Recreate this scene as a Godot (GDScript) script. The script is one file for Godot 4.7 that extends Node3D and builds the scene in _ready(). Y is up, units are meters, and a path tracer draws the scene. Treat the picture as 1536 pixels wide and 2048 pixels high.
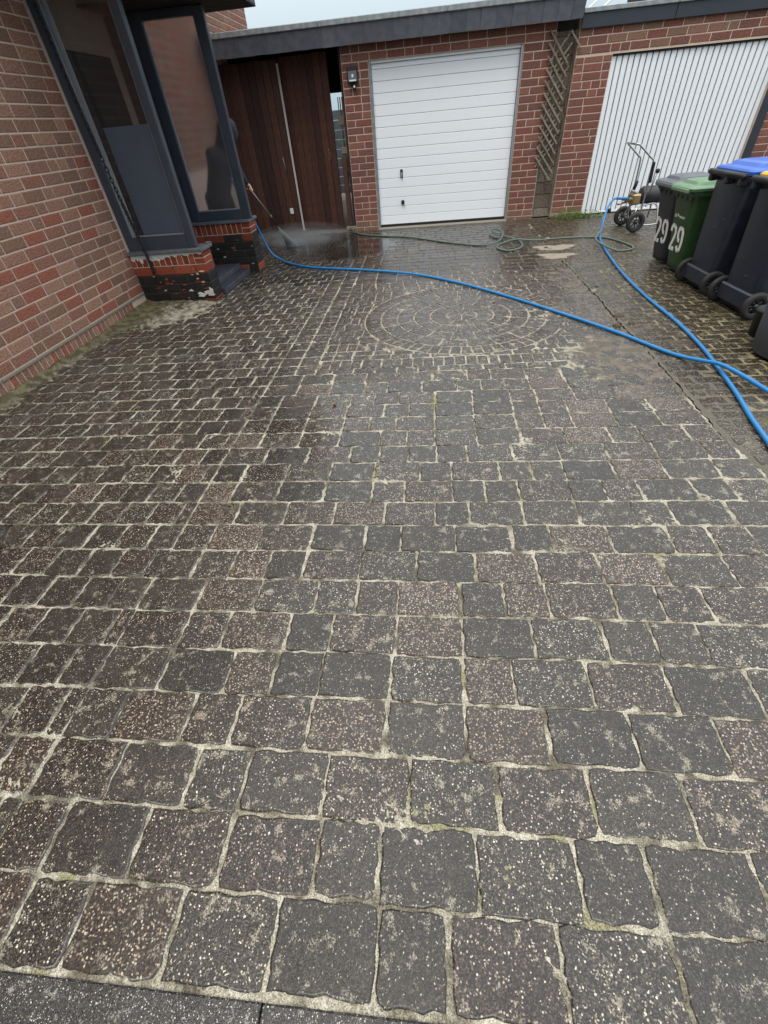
extends Node3D

var rng := RandomNumberGenerator.new()
var used := {}
var M := {}

# ---------------------------------------------------------------- helpers
func numbered(called):
	var n = used.get(called, 0)
	used[called] = n + 1
	return called if n == 0 else "%s_%03d" % [called, n]

func thing(called, label, category, at = Vector3.ZERO, turn = 0.0, group = ""):
	var o := Node3D.new()
	o.name = numbered(called)
	add_child(o)
	o.position = at
	o.rotation.y = turn
	tag(o, label, category, group)
	return o

func tag(o, label, category, group = ""):
	o.set_meta("label", label)
	o.set_meta("category", category)
	if group != "":
		o.set_meta("group", group)
	return o

func structure(called):
	var o := Node3D.new()
	o.name = numbered(called)
	add_child(o)
	o.set_meta("kind", "structure")
	return o

func begin(smooth = false):
	var st := SurfaceTool.new()
	st.begin(Mesh.PRIMITIVE_TRIANGLES)
	st.set_smooth_group(0 if smooth else 0xffffffff)
	return st

func obj(called, st, mat, parent):
	var m: ArrayMesh
	if st is SurfaceTool:
		st.generate_normals()
		m = st.commit()
	else:
		m = st
	return inst(called, m, mat, parent)

func inst(called, mesh, mat, parent, xf = Transform3D.IDENTITY):
	var o := MeshInstance3D.new()
	o.name = called
	o.mesh = mesh
	o.material_override = mat
	o.transform = xf
	o.cast_shadow = GeometryInstance3D.SHADOW_CASTING_SETTING_ON
	parent.add_child(o, true)
	return o

func tri(st, a, b, c, mid):
	# front faces run clockwise seen from outside; mid lies inside
	var n = (b - a).cross(c - a)
	if n.dot((a + b + c) / 3.0 - mid) > 0.0:
		st.add_vertex(a); st.add_vertex(c); st.add_vertex(b)
	else:
		st.add_vertex(a); st.add_vertex(b); st.add_vertex(c)

func quad(st, a, b, c, d, mid):
	tri(st, a, b, c, mid)
	tri(st, a, c, d, mid)

func box(st, lo, hi, bev = 0.0, xf = Transform3D.IDENTITY):
	var c = (lo + hi) / 2.0
	var h = (hi - lo) / 2.0
	h = Vector3(abs(h.x), abs(h.y), abs(h.z))
	bev = min(bev, min(h.x, min(h.y, h.z)) * 0.9)
	var mid = xf * c
	if bev <= 0.0:
		var p = []
		for i in 8:
			p.append(xf * (c + Vector3(h.x if i & 1 else -h.x, h.y if i & 2 else -h.y, h.z if i & 4 else -h.z)))
		for f in [[0, 1, 3, 2], [4, 5, 7, 6], [0, 1, 5, 4], [2, 3, 7, 6], [0, 2, 6, 4], [1, 3, 7, 5]]:
			quad(st, p[f[0]], p[f[1]], p[f[2]], p[f[3]], mid)
		return
	var q = {}
	for i in 8:
		var s = Vector3(1 if i & 1 else -1, 1 if i & 2 else -1, 1 if i & 4 else -1)
		for a in 3:
			var v = Vector3(h.x - bev, h.y - bev, h.z - bev)
			v[a] = h[a]
			q[i * 3 + a] = xf * (c + v * s)
	var bits = [1, 2, 4]
	for a in 3:
		var b1 = bits[(a + 1) % 3]
		var b2 = bits[(a + 2) % 3]
		for s in 2:
			var base = bits[a] * s
			quad(st, q[base * 3 + a], q[(base | b1) * 3 + a], q[(base | b1 | b2) * 3 + a], q[(base | b2) * 3 + a], mid)
		# edges along axis a
		var o1 = (a + 1) % 3
		var o2 = (a + 2) % 3
		for s1 in 2:
			for s2 in 2:
				var e = b1 * s1 + b2 * s2
				quad(st, q[e * 3 + o1], q[(e | bits[a]) * 3 + o1], q[(e | bits[a]) * 3 + o2], q[e * 3 + o2], mid)
	for i in 8:
		tri(st, q[i * 3], q[i * 3 + 1], q[i * 3 + 2], mid)

func bar(st, a, b, w, d, up = Vector3.UP, bev = 0.0):
	# a straight bar from a to b, w wide and d deep
	var dir = (b - a).normalized()
	var side = dir.cross(up).normalized()
	var top = side.cross(dir).normalized()
	var L = (b - a).length()
	box(st, Vector3(-w / 2, -d / 2, 0), Vector3(w / 2, d / 2, L), bev, Transform3D(Basis(side, top, dir), a))

func tube(st, pts, r, sides = 8, closed = false):
	var n = pts.size()
	var rings = []
	var up = Vector3.UP
	var t0 = (pts[1] - pts[0]).normalized()
	if abs(t0.dot(up)) > 0.95:
		up = Vector3.RIGHT
	var nrm = (up - t0 * up.dot(t0)).normalized()
	for i in n:
		var t
		if closed:
			t = (pts[(i + 1) % n] - pts[(i - 1 + n) % n]).normalized()
		elif i == 0:
			t = t0
		elif i == n - 1:
			t = (pts[i] - pts[i - 1]).normalized()
		else:
			t = (pts[i + 1] - pts[i - 1]).normalized()
		nrm = (nrm - t * nrm.dot(t)).normalized()
		var bn = t.cross(nrm)
		var rr = r[i] if r is Array else r
		var ring = []
		for k in sides:
			var a = TAU * k / sides
			ring.append(pts[i] + (nrm * cos(a) + bn * sin(a)) * rr)
		rings.append(ring)
	for i in (n if closed else n - 1):
		var A = rings[i]
		var B = rings[(i + 1) % n]
		var mid = (pts[i] + pts[(i + 1) % n]) / 2.0
		for k in sides:
			var k2 = (k + 1) % sides
			quad(st, A[k], A[k2], B[k2], B[k], mid)
	if not closed:
		for e in [0, n - 1]:
			var mid2 = pts[1] if e == 0 else pts[n - 2]
			for k in sides:
				tri(st, pts[e], rings[e][k], rings[e][(k + 1) % sides], mid2)

func smooth_path(pts, per):
	var c := Curve3D.new()
	for i in pts.size():
		var t = Vector3.ZERO
		if i > 0 and i < pts.size() - 1:
			t = (pts[i + 1] - pts[i - 1]) / 6.0
		c.add_point(pts[i], -t, t)
	var out = []
	c.bake_interval = per
	for p in c.get_baked_points():
		if out.size() == 0 or out[-1].distance_to(p) > per * 0.4:
			out.append(p)
	return out

func lathe(st, prof, segs, xf = Transform3D.IDENTITY, cap = true):
	# profile of Vector2(r, y), outline of a solid about y
	var n = prof.size()
	for i in n - 1:
		for k in segs:
			var a0 = TAU * k / segs
			var a1 = TAU * (k + 1) / segs
			var p = prof[i]
			var q = prof[i + 1]
			var d = (q - p)
			var out2 = Vector2(d.y, -d.x)
			var am = (a0 + a1) / 2.0
			var A = Vector3(p.x * cos(a0), p.y, p.x * sin(a0))
			var B = Vector3(p.x * cos(a1), p.y, p.x * sin(a1))
			var C = Vector3(q.x * cos(a1), q.y, q.x * sin(a1))
			var D = Vector3(q.x * cos(a0), q.y, q.x * sin(a0))
			var mid = (A + B + C + D) / 4.0 - Vector3(out2.x * cos(am), out2.y, out2.x * sin(am)).normalized() * 0.05
			if p.x > 1e-5:
				tri(st, xf * A, xf * B, xf * D, xf * mid)
			if q.x > 1e-5:
				tri(st, xf * B, xf * C, xf * D, xf * mid)

func loft(st, sections, caps = true):
	for i in sections.size() - 1:
		var A = sections[i]
		var B = sections[i + 1]
		var n = A.size()
		var mid = Vector3.ZERO
		for k in n:
			mid += A[k] + B[k]
		mid /= 2.0 * n
		for k in n:
			var k2 = (k + 1) % n
			quad(st, A[k], A[k2], B[k2], B[k], mid)
	if caps:
		var midall = Vector3.ZERO
		for s in sections:
			for v in s:
				midall += v
		midall /= float(sections.size() * sections[0].size())
		for s in [sections[0], sections[-1]]:
			var c = Vector3.ZERO
			for v in s:
				c += v
			c /= float(s.size())
			for k in s.size():
				tri(st, c, s[k], s[(k + 1) % s.size()], midall)

func round_rect(x0, x1, z0, z1, y, r, n = 3):
	var out = []
	var cs = [[x1 - r, z1 - r, 0.0], [x0 + r, z1 - r, PI / 2], [x0 + r, z0 + r, PI], [x1 - r, z0 + r, 1.5 * PI]]
	for c in cs:
		for k in n + 1:
			var a = c[2] + PI / 2 * k / n
			out.append(Vector3(c[0] + cos(a) * r, y, c[1] + sin(a) * r))
	return out

func prism(st, poly, y0, y1, xf = Transform3D.IDENTITY):
	# polygon in x, z lifted from y0 to y1
	var idx = Geometry2D.triangulate_polygon(poly)
	var c = Vector2.ZERO
	for p in poly:
		c += p
	c /= poly.size()
	var ym = (y0 + y1) / 2.0
	for k in range(0, idx.size(), 3):
		var a = poly[idx[k]]
		var b = poly[idx[k + 1]]
		var d = poly[idx[k + 2]]
		var g = (a + b + d) / 3.0
		tri(st, xf * Vector3(a.x, y1, a.y), xf * Vector3(b.x, y1, b.y), xf * Vector3(d.x, y1, d.y), xf * Vector3(g.x, ym, g.y))
		tri(st, xf * Vector3(a.x, y0, a.y), xf * Vector3(b.x, y0, b.y), xf * Vector3(d.x, y0, d.y), xf * Vector3(g.x, ym, g.y))
	var ccw = not Geometry2D.is_polygon_clockwise(PackedVector2Array(poly))
	for k in poly.size():
		var a = poly[k]
		var b = poly[(k + 1) % poly.size()]
		var nrm = Vector2((b - a).y, -(b - a).x).normalized()
		if ccw:
			nrm = -nrm
		var m2 = (a + b) / 2.0 + nrm * 0.02
		if Geometry2D.is_point_in_polygon((a + b) / 2.0 - nrm * 0.0005, PackedVector2Array(poly)):
			m2 = (a + b) / 2.0 - nrm * 0.02
		quad(st, xf * Vector3(a.x, y0, a.y), xf * Vector3(b.x, y0, b.y), xf * Vector3(b.x, y1, b.y), xf * Vector3(a.x, y1, a.y), xf * Vector3(m2.x, ym, m2.y))

func blob_poly(cx, cz, rx, rz, n, rough):
	var out = []
	var ph = rng.randf() * TAU
	for k in n:
		var a = TAU * k / n
		var r = 1.0 + rough * (sin(a * 3 + ph) * 0.4 + rng.randf_range(-0.6, 0.6))
		out.append(Vector2(cx + cos(a) * rx * r, cz + sin(a) * rz * r))
	return out

# ---------------------------------------------------------------- materials
func srgb(r, g, b):
	return Color(r / 255.0, g / 255.0, b / 255.0)

func mat(color, rough, metal = 0.0, spec = 0.5):
	var m := StandardMaterial3D.new()
	m.albedo_color = color
	m.roughness = rough
	m.metallic = metal
	m.metallic_specular = spec
	return m

func tri_map(m, scale):
	m.uv1_triplanar = true
	m.uv1_world_triplanar = true
	m.uv1_scale = scale if scale is Vector3 else Vector3.ONE * scale
	return m

func noise(type, freq, seed_, oct = 4):
	var n := FastNoiseLite.new()
	n.noise_type = type
	n.frequency = freq
	n.seed = seed_
	n.fractal_octaves = oct
	n.fractal_type = FastNoiseLite.FRACTAL_NONE if oct <= 1 else FastNoiseLite.FRACTAL_FBM
	return n

func gray(n, size):
	var im = n.get_seamless_image(size, size, false, false, 0.15, true)
	im.convert(Image.FORMAT_L8)
	return im

func ramp_tex(im, stops):
	# grey image to colours along stops [[t, Color], ...]
	var g := Gradient.new()
	g.offsets = PackedFloat32Array()
	var offs = []
	var cols = []
	for s in stops:
		offs.append(s[0])
		cols.append(s[1])
	g.offsets = PackedFloat32Array(offs)
	g.colors = PackedColorArray(cols)
	var lut = PackedByteArray()
	lut.resize(768)
	for i in 256:
		var c = g.sample(i / 255.0)
		lut[i * 3] = int(clamp(c.r, 0, 1) * 255)
		lut[i * 3 + 1] = int(clamp(c.g, 0, 1) * 255)
		lut[i * 3 + 2] = int(clamp(c.b, 0, 1) * 255)
	var d = im.get_data()
	var out = PackedByteArray()
	out.resize(d.size() * 3)
	for i in d.size():
		var k = d[i] * 3
		var j = i * 3
		out[j] = lut[k]
		out[j + 1] = lut[k + 1]
		out[j + 2] = lut[k + 2]
	var im2 = Image.create_from_data(im.get_width(), im.get_height(), false, Image.FORMAT_RGB8, out)
	return ImageTexture.create_from_image(im2)

func normal_tex(im, strength):
	var b = im.duplicate()
	b.convert(Image.FORMAT_RGBA8)
	b.bump_map_to_normal_map(strength)
	return ImageTexture.create_from_image(b)

func grey_tex(im, lo, hi):
	return ramp_tex(im, [[0.0, Color(lo, lo, lo)], [1.0, Color(hi, hi, hi)]])

func aggregate(seed_, size, cell, white_from, big_from, whites, darks, lichen = 999):
	# exposed-aggregate concrete: fine grains, each a flat shade, and larger pale pebbles
	var a = noise(FastNoiseLite.TYPE_CELLULAR, 1.0 / cell, seed_, 1)
	a.cellular_return_type = FastNoiseLite.RETURN_CELL_VALUE
	var ia = a.get_image(size, size, false, false, true)
	ia.convert(Image.FORMAT_L8)
	var b = noise(FastNoiseLite.TYPE_CELLULAR, 1.0 / (cell * 1.9), seed_ + 7, 1)
	b.cellular_return_type = FastNoiseLite.RETURN_CELL_VALUE
	var ib = b.get_image(size, size, false, false, true)
	ib.convert(Image.FORMAT_L8)
	b.cellular_return_type = FastNoiseLite.RETURN_DISTANCE
	var ic = b.get_image(size, size, false, false, true)
	ic.convert(Image.FORMAT_L8)
	var r := RandomNumberGenerator.new()
	r.seed = seed_
	var lut = PackedByteArray()
	lut.resize(768)
	for i in 256:
		var c: Color
		if i > white_from:
			c = whites[r.randi() % whites.size()]
		else:
			c = darks[r.randi() % darks.size()]
		c = c * r.randf_range(0.8, 1.15)
		lut[i * 3] = int(clamp(c.r, 0, 1) * 255)
		lut[i * 3 + 1] = int(clamp(c.g, 0, 1) * 255)
		lut[i * 3 + 2] = int(clamp(c.b, 0, 1) * 255)
	var da = ia.get_data()
	var db = ib.get_data()
	var dc = ic.get_data()
	var out = PackedByteArray()
	out.resize(size * size * 3)
	var wl = PackedByteArray()
	for i in 256:
		var c = whites[r.randi() % whites.size()] * r.randf_range(0.85, 1.12)
		wl.append(int(clamp(c.r, 0, 1) * 255)); wl.append(int(clamp(c.g, 0, 1) * 255)); wl.append(int(clamp(c.b, 0, 1) * 255))
	# lichen and dried sand: ragged pale patches that follow the grains
	var dl = PackedByteArray()
	if lichen < 999:
		var ln = noise(FastNoiseLite.TYPE_SIMPLEX_SMOOTH, 0.011, seed_ + 70, 4)
		ln.fractal_gain = 0.62
		var il = ln.get_image(size, size, false, false, true)
		il.convert(Image.FORMAT_L8)
		dl = il.get_data()
	var crust = [srgb(148, 143, 132), srgb(128, 124, 114), srgb(164, 158, 146), srgb(112, 108, 99)]
	var cl = PackedByteArray()
	for i in 64:
		var c = crust[r.randi() % 4] * r.randf_range(0.9, 1.1)
		cl.append(int(c.r * 255)); cl.append(int(c.g * 255)); cl.append(int(c.b * 255))
	for i in size * size:
		var j = i * 3
		var v = db[i]
		if lichen < 999 and dl[i] * 2 + (da[i] >> 1) > lichen:
			v = (da[i] & 63) * 3
			out[j] = cl[v]; out[j + 1] = cl[v + 1]; out[j + 2] = cl[v + 2]
		elif v > big_from and dc[i] < 95:
			v *= 3
			out[j] = wl[v]; out[j + 1] = wl[v + 1]; out[j + 2] = wl[v + 2]
		else:
			v = da[i] * 3
			out[j] = lut[v]; out[j + 1] = lut[v + 1]; out[j + 2] = lut[v + 2]
	return [ImageTexture.create_from_image(Image.create_from_data(size, size, false, Image.FORMAT_RGB8, out)), ia]

func make_materials():
	# paving
	var darks = [srgb(50, 48, 47), srgb(61, 57, 55), srgb(42, 40, 40), srgb(76, 71, 67), srgb(55, 50, 49), srgb(34, 33, 34), srgb(92, 86, 80)]
	var whites = [srgb(196, 190, 176), srgb(170, 162, 148), srgb(214, 210, 200), srgb(150, 138, 124)]
	var t1 = aggregate(11, 2048, 3.1, 245, 241, whites, darks, 446)
	var darks2 = [srgb(60, 55, 52), srgb(72, 65, 61), srgb(52, 48, 46), srgb(88, 79, 72), srgb(66, 58, 56), srgb(100, 90, 81)]
	var whites2 = [srgb(196, 186, 168), srgb(176, 162, 144), srgb(208, 202, 188), srgb(164, 142, 124)]
	var t2 = aggregate(23, 1024, 3.6, 236, 214, whites2, darks2, 456)
	# a third mix with few pale pebbles and finer grains
	var t3 = aggregate(37, 1024, 2.7, 250, 250, whites, darks, 440)
	var nrm = normal_tex(t1[1], 2.2)
	var rim = gray(noise(FastNoiseLite.TYPE_SIMPLEX_SMOOTH, 0.02, 5, 4), 256)
	var rough_dry = grey_tex(rim, 0.14, 0.46)
	var rough_wet = grey_tex(rim, 0.12, 0.42)
	var tints = [srgb(239, 237, 226), srgb(227, 225, 216), srgb(237, 228, 217), srgb(247, 244, 232), srgb(230, 220, 212), srgb(219, 218, 210)]
	for i in tints.size():
		var m = tri_map(mat(tints[i], 0.9), 1.0 / 1.05)
		m.albedo_texture = t1[0] if i % 2 == 0 else t3[0]
		m.normal_enabled = true
		m.normal_texture = nrm
		m.normal_scale = 0.3
		m.roughness_texture = rough_dry
		m.uv1_scale = Vector3.ONE / (2.1 if i % 2 == 0 else 1.05)
		m.uv1_offset = Vector3(0.37, 0.0, 0.61) * i
		M["paver%d" % i] = m
		var wm = m.duplicate()
		wm.roughness = 0.4
		wm.normal_scale = 0.15
		M["paver_damp%d" % i] = wm
	for i in 2:
		var m = tri_map(mat([srgb(226, 220, 216), srgb(206, 200, 194)][i], 0.9), 1.0 / 1.05)
		m.albedo_texture = t2[0]
		m.normal_enabled = true
		m.normal_texture = nrm
		m.normal_scale = 0.3
		m.roughness_texture = rough_dry
		M["paver_pale%d" % i] = m
	var pm = tri_map(mat(Color.WHITE, 0.9), 1.0 / 2.1)
	pm.albedo_texture = t1[0]
	pm.normal_enabled = true
	pm.normal_texture = nrm
	pm.normal_scale = 0.3
	pm.roughness_texture = rough_dry
	pm.vertex_color_use_as_albedo = true
	M.paver_mix = pm
	M.slab = tri_map(mat(srgb(226, 230, 234), 0.9), 0.8)
	M.slab.albedo_texture = t1[0]
	M.slab.normal_enabled = true
	M.slab.normal_texture = nrm
	M.slab.normal_scale = 0.5
	M.slab.roughness_texture = rough_dry
	var pw = pm.duplicate()
	pw.roughness = 0.55
	pw.roughness_texture = rough_wet
	pw.normal_scale = 0.35
	M.paver_wet = pw
	# sand and dirt in the joints
	var sg = gray(noise(FastNoiseLite.TYPE_SIMPLEX, 0.12, 31, 4), 512)
	var sand = tri_map(mat(Color.WHITE, 0.7), 2.2)
	var sg2 = aggregate(57, 512, 2.6, 200, 240, [srgb(254, 254, 252), srgb(238, 236, 232), srgb(248, 246, 242)], [srgb(214, 211, 206), srgb(192, 189, 184), srgb(166, 162, 156), srgb(228, 225, 220), srgb(140, 136, 130)])
	sand.albedo_texture = sg2[0]
	sand.normal_enabled = true
	sand.normal_texture = normal_tex(sg, 3.0)
	sand.vertex_color_use_as_albedo = true
	M.sand = sand
	# brick
	var bn = noise(FastNoiseLite.TYPE_SIMPLEX_SMOOTH, 0.03, 41, 5)
	bn.domain_warp_enabled = true
	bn.domain_warp_amplitude = 22.0
	var bg = gray(bn, 512)
	var btex = grey_tex(bg, 0.6, 1.0)
	var bnorm = normal_tex(bg, 12.0)
	var bt = {
		"brick_red": [srgb(160, 106, 93), srgb(152, 98, 87), srgb(166, 112, 97), srgb(148, 101, 90), srgb(158, 99, 86), srgb(144, 98, 89)],
		"brick_house": [srgb(184, 137, 116), srgb(176, 122, 103), srgb(192, 148, 124), srgb(170, 128, 110), srgb(182, 112, 92), srgb(164, 124, 103)],
		"brick_stain": [srgb(166, 126, 106), srgb(156, 120, 102)],
		"brick_rust": [srgb(176, 84, 54), srgb(160, 72, 48), srgb(186, 96, 64), srgb(150, 70, 50)],
	}
	for k in bt:
		for i in bt[k].size():
			var m = tri_map(mat(bt[k][i], 0.88), Vector3(2.1, 4.2, 2.1))
			m.albedo_texture = btex
			m.normal_enabled = true
			m.normal_texture = bnorm
			m.normal_scale = 0.9
			M["%s%d" % [k, i]] = m
	for i in 2:
		var m = tri_map(mat([srgb(30, 28, 27), srgb(44, 40, 37)][i], 0.42), Vector3(3, 4, 3))
		m.albedo_texture = btex
		m.normal_enabled = true
		m.normal_texture = bnorm
		m.normal_scale = 1.0
		M["bitumen%d" % i] = m
	M.mortar = tri_map(mat(srgb(236, 214, 197), 0.95), 2.5)
	M.mortar.albedo_texture = grey_tex(sg, 0.72, 1.0)
	M.mortar.normal_enabled = true
	M.mortar.normal_texture = sand.normal_texture
	M.mortar_black = tri_map(mat(srgb(66, 60, 54), 0.7), 2.5)
	M.mortar_black.albedo_texture = M.mortar.albedo_texture
	M.concrete = tri_map(mat(srgb(168, 160, 146), 0.95), 1.6)
	M.concrete.albedo_texture = M.mortar.albedo_texture
	M.concrete.normal_enabled = true
	M.concrete.normal_texture = sand.normal_texture
	M.lead = tri_map(mat(srgb(140, 132, 118), 0.85), 2.2)
	M.lead.albedo_texture = M.concrete.albedo_texture
	M.pale_stone = tri_map(mat(srgb(160, 150, 134), 0.9), 1.9)
	M.pale_stone.albedo_texture = M.mortar.albedo_texture
	# painted metal and plastics with faint dirt
	var dn = gray(noise(FastNoiseLite.TYPE_SIMPLEX_SMOOTH, 0.012, 51, 5), 512)
	var dirt = grey_tex(dn, 0.945, 1.0)
	var dirt_strong = grey_tex(dn, 0.78, 1.0)
	var rdirt = grey_tex(dn, 0.75, 1.0)
	var paint = func(c, rough, scale = 0.8, strong = false):
		var m = tri_map(mat(c, rough), scale)
		m.albedo_texture = dirt_strong if strong else dirt
		m.roughness_texture = rdirt
		return m
	M.frame = paint.call(srgb(58, 64, 75), 0.42)
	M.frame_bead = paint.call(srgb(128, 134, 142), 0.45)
	M.board = paint.call(srgb(70, 78, 92), 0.55)
	M.cap = paint.call(srgb(104, 108, 114), 0.5, 1.5, true)
	M.white_door = mat(srgb(234, 239, 245), 0.4)
	M.white_rib = mat(srgb(232, 237, 243), 0.42)
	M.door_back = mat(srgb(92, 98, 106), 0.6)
	M.rubber_seal = mat(srgb(28, 28, 30), 0.8)
	M.slate = []
	for c in [srgb(74, 77, 88), srgb(68, 71, 82), srgb(79, 82, 92), srgb(71, 74, 84)]:
		M.slate.append(paint.call(c, 0.55, 1.2, true))
	M.zinc = paint.call(srgb(158, 164, 168), 0.42, 1.4, true)
	M.zinc.metallic = 0.35
	M.pale_metal = mat(srgb(190, 188, 184), 0.5)
	M.navy = paint.call(srgb(44, 50, 60), 0.5)
	M.bin_black = paint.call(srgb(50, 52, 58), 0.5, 1.8, true)
	M.bin_navy = paint.call(srgb(40, 45, 58), 0.45, 1.6, true)
	M.bin_green = paint.call(srgb(52, 82, 46), 0.48, 1.8, true)
	M.lid_green = paint.call(srgb(98, 134, 100), 0.42, 1.8)
	M.lid_grey = paint.call(srgb(86, 92, 100), 0.42, 1.8)
	M.lid_blue = paint.call(srgb(44, 98, 196), 0.36, 1.8)
	M.lid_yellow = paint.call(srgb(226, 188, 50), 0.36, 1.8)
	M.tyre = paint.call(srgb(44, 43, 43), 0.75, 3.0, true)
	M.black = mat(srgb(24, 24, 25), 0.5)
	M.dark = mat(srgb(36, 33, 31), 0.85)
	M.chrome = mat(srgb(176, 177, 178), 0.24, 0.95)
	M.steel = mat(srgb(170, 172, 174), 0.38, 0.85)
	M.brass = mat(srgb(172, 152, 112), 0.35, 0.9)
	M.stencil = mat(srgb(236, 236, 232), 0.8)
	M.white_paint = paint.call(srgb(222, 222, 216), 0.8, 4.0, true)
	M.hose_blue = mat(srgb(30, 120, 184), 0.36)
	M.hose_green = mat(srgb(88, 106, 100), 0.5)
	M.plastic_white = mat(srgb(214, 224, 218), 0.5)
	M.tub = paint.call(srgb(88, 92, 100), 0.55, 2.0)
	# wood
	var wg = gray(noise(FastNoiseLite.TYPE_SIMPLEX_SMOOTH, 0.02, 61, 5), 512)
	var wtex = grey_tex(wg, 0.45, 1.0)
	var wnorm = normal_tex(wg, 4.0)
	for i in 4:
		var m = tri_map(mat([srgb(98, 60, 50), srgb(80, 49, 42), srgb(110, 70, 56), srgb(72, 46, 40)][i], 0.55), Vector3(9, 0.8, 9))
		m.albedo_texture = wtex
		m.normal_enabled = true
		m.normal_texture = wnorm
		m.normal_scale = 0.7
		M["gate%d" % i] = m
	for i in 3:
		var m = tri_map(mat([srgb(176, 166, 150), srgb(160, 148, 130), srgb(146, 134, 118)][i], 0.9), Vector3(2.0, 8, 2.0))
		m.albedo_texture = wtex
		m.normal_enabled = true
		m.normal_texture = wnorm
		M["old_wood%d" % i] = m
	M.twig = tri_map(mat(srgb(150, 132, 112), 0.9), 6.0)
	M.twig.albedo_texture = wtex
	# glass
	var g1 = mat(Color(0.14, 0.115, 0.10, 0.4), 0.08)
	g1.transparency = BaseMaterial3D.TRANSPARENCY_ALPHA
	M.glass_dark = g1
	var g2 = mat(Color(0.80, 0.775, 0.78, 0.06), 0.15)
	g2.refraction_enabled = true
	g2.refraction_scale = 0.05
	M.glass_film = g2
	var w = mat(Color(0.11, 0.095, 0.075, 0.45), 0.03)
	w.transparency = BaseMaterial3D.TRANSPARENCY_ALPHA
	M.water = w
	# plants, cloth, skin
	for i in 3:
		var m = mat([srgb(88, 122, 48), srgb(70, 104, 40), srgb(110, 130, 62)][i], 0.6)
		m.backlight_enabled = true
		m.backlight = Color(0.25, 0.3, 0.1)
		M["leaf%d" % i] = m
	M.dead_leaf = mat(srgb(120, 92, 62), 0.8)
	M.skin = mat(srgb(206, 160, 138), 0.5)
	M.jacket = mat(srgb(36, 40, 50), 0.8)
	M.trousers = mat(srgb(44, 44, 50), 0.85)
	M.hair = mat(srgb(48, 40, 36), 0.7)
	M.soil = tri_map(mat(srgb(112, 104, 88), 0.98), 1.0)
	M.soil.albedo_texture = grey_tex(sg, 0.5, 1.0)
	M.fence_blue = paint.call(srgb(92, 108, 118), 0.7, 1.0, true)

# ---------------------------------------------------------------- paving
func paver_shape(poly, r, seg = 4, gap = 0.0085, wave = 0.0042):
	# outline in x, z round its middle: {v, n} triangle soup with a worn, rounded edge
	var c = Vector2.ZERO
	for p in poly:
		c += p
	c /= poly.size()
	var ring = []
	var m = poly.size()
	var ph = []
	for k in m:
		ph.append(r.randf() * TAU)
	for k in m:
		var a = poly[k]
		var b = poly[(k + 1) % m]
		var L = (b - a).length()
		var s = max(1, min(seg, int(L / 0.03)))
		for j in s:
			var t = float(j) / s
			var p = a.lerp(b, t)
			var inw = (c - p).normalized()
			var g = gap + r.randf_range(-wave, wave) * 0.55 + wave * 0.8 * sin(t * TAU * 2.3 + ph[k]) + (0.005 if j == 0 else 0.0)
			ring.append(p + inw * g)
	var v = PackedVector3Array()
	var nn = PackedVector3Array()
	var n = ring.size()
	var I = []
	var O = []
	var ON = []
	for p in ring:
		var d = (p - c)
		var u = d.normalized()
		var ins = min(0.008, d.length() * 0.25)
		var q = p - u * ins
		I.append(Vector3(q.x, r.randf_range(-0.0012, 0.0008), q.y))
		O.append(Vector3(p.x, -0.005, p.y))
		ON.append(Vector3(u.x, 0, u.y))
	var C = Vector3(c.x, 0.0, c.y)
	var up = Vector3.UP
	for k in n:
		var k2 = (k + 1) % n
		put3(v, nn, C, I[k], I[k2], up, up, up, up)
		var e0 = (ON[k] * 0.75 + up * 0.66).normalized()
		var e1 = (ON[k2] * 0.75 + up * 0.66).normalized()
		var side = (ON[k] + ON[k2]).normalized()
		put3(v, nn, I[k], O[k], O[k2], up, e0, e1, side + up)
		put3(v, nn, I[k], O[k2], I[k2], up, e1, up, side + up)
		var B0 = O[k] + Vector3(0, -0.03, 0)
		var B1 = O[k2] + Vector3(0, -0.03, 0)
		put3(v, nn, O[k], B0, B1, e0, ON[k], ON[k2], side)
		put3(v, nn, O[k], B1, O[k2], e0, ON[k2], e1, side)
	return {"v": v, "n": nn}

func put3(v, nn, a, b, c, na, nb, nc, face):
	var g = (b - a).cross(c - a)
	v.append(a); nn.append(na)
	if g.dot(face) > 0.0:
		v.append(c); nn.append(nc)
		v.append(b); nn.append(nb)
	else:
		v.append(b); nn.append(nb)
		v.append(c); nn.append(nc)

func soup_mesh(v, n, col = null):
	var a = []
	a.resize(Mesh.ARRAY_MAX)
	a[Mesh.ARRAY_VERTEX] = v
	a[Mesh.ARRAY_NORMAL] = n
	if col != null:
		a[Mesh.ARRAY_COLOR] = col
	var m := ArrayMesh.new()
	m.add_surface_from_arrays(Mesh.PRIMITIVE_TRIANGLES, a)
	return m

func rect_poly(w, d):
	return [Vector2(-w / 2, -d / 2), Vector2(w / 2, -d / 2), Vector2(w / 2, d / 2), Vector2(-w / 2, d / 2)]

const ROW := 0.1863
const ROW0 := 0.07
const CIRC := Vector2(0.36, -4.82)
var pieces = []
var shapes_sq = []
var shapes_rect = []
var n_low: FastNoiseLite
var n_mid: FastNoiseLite
var n_fine: FastNoiseLite

func crack_x(z):
	return 1.83 + 0.035 * n_low.get_noise_2d(z * 60.0, 900.0) + 0.02 * n_mid.get_noise_2d(z * 90.0, 40.0)

func add_rect(x0, x1, z0, z1, zone = 0):
	pieces.append({"c": Vector2((x0 + x1) / 2, (z0 + z1) / 2), "w": x1 - x0, "d": z1 - z0, "zone": zone, "poly": null})

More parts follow.
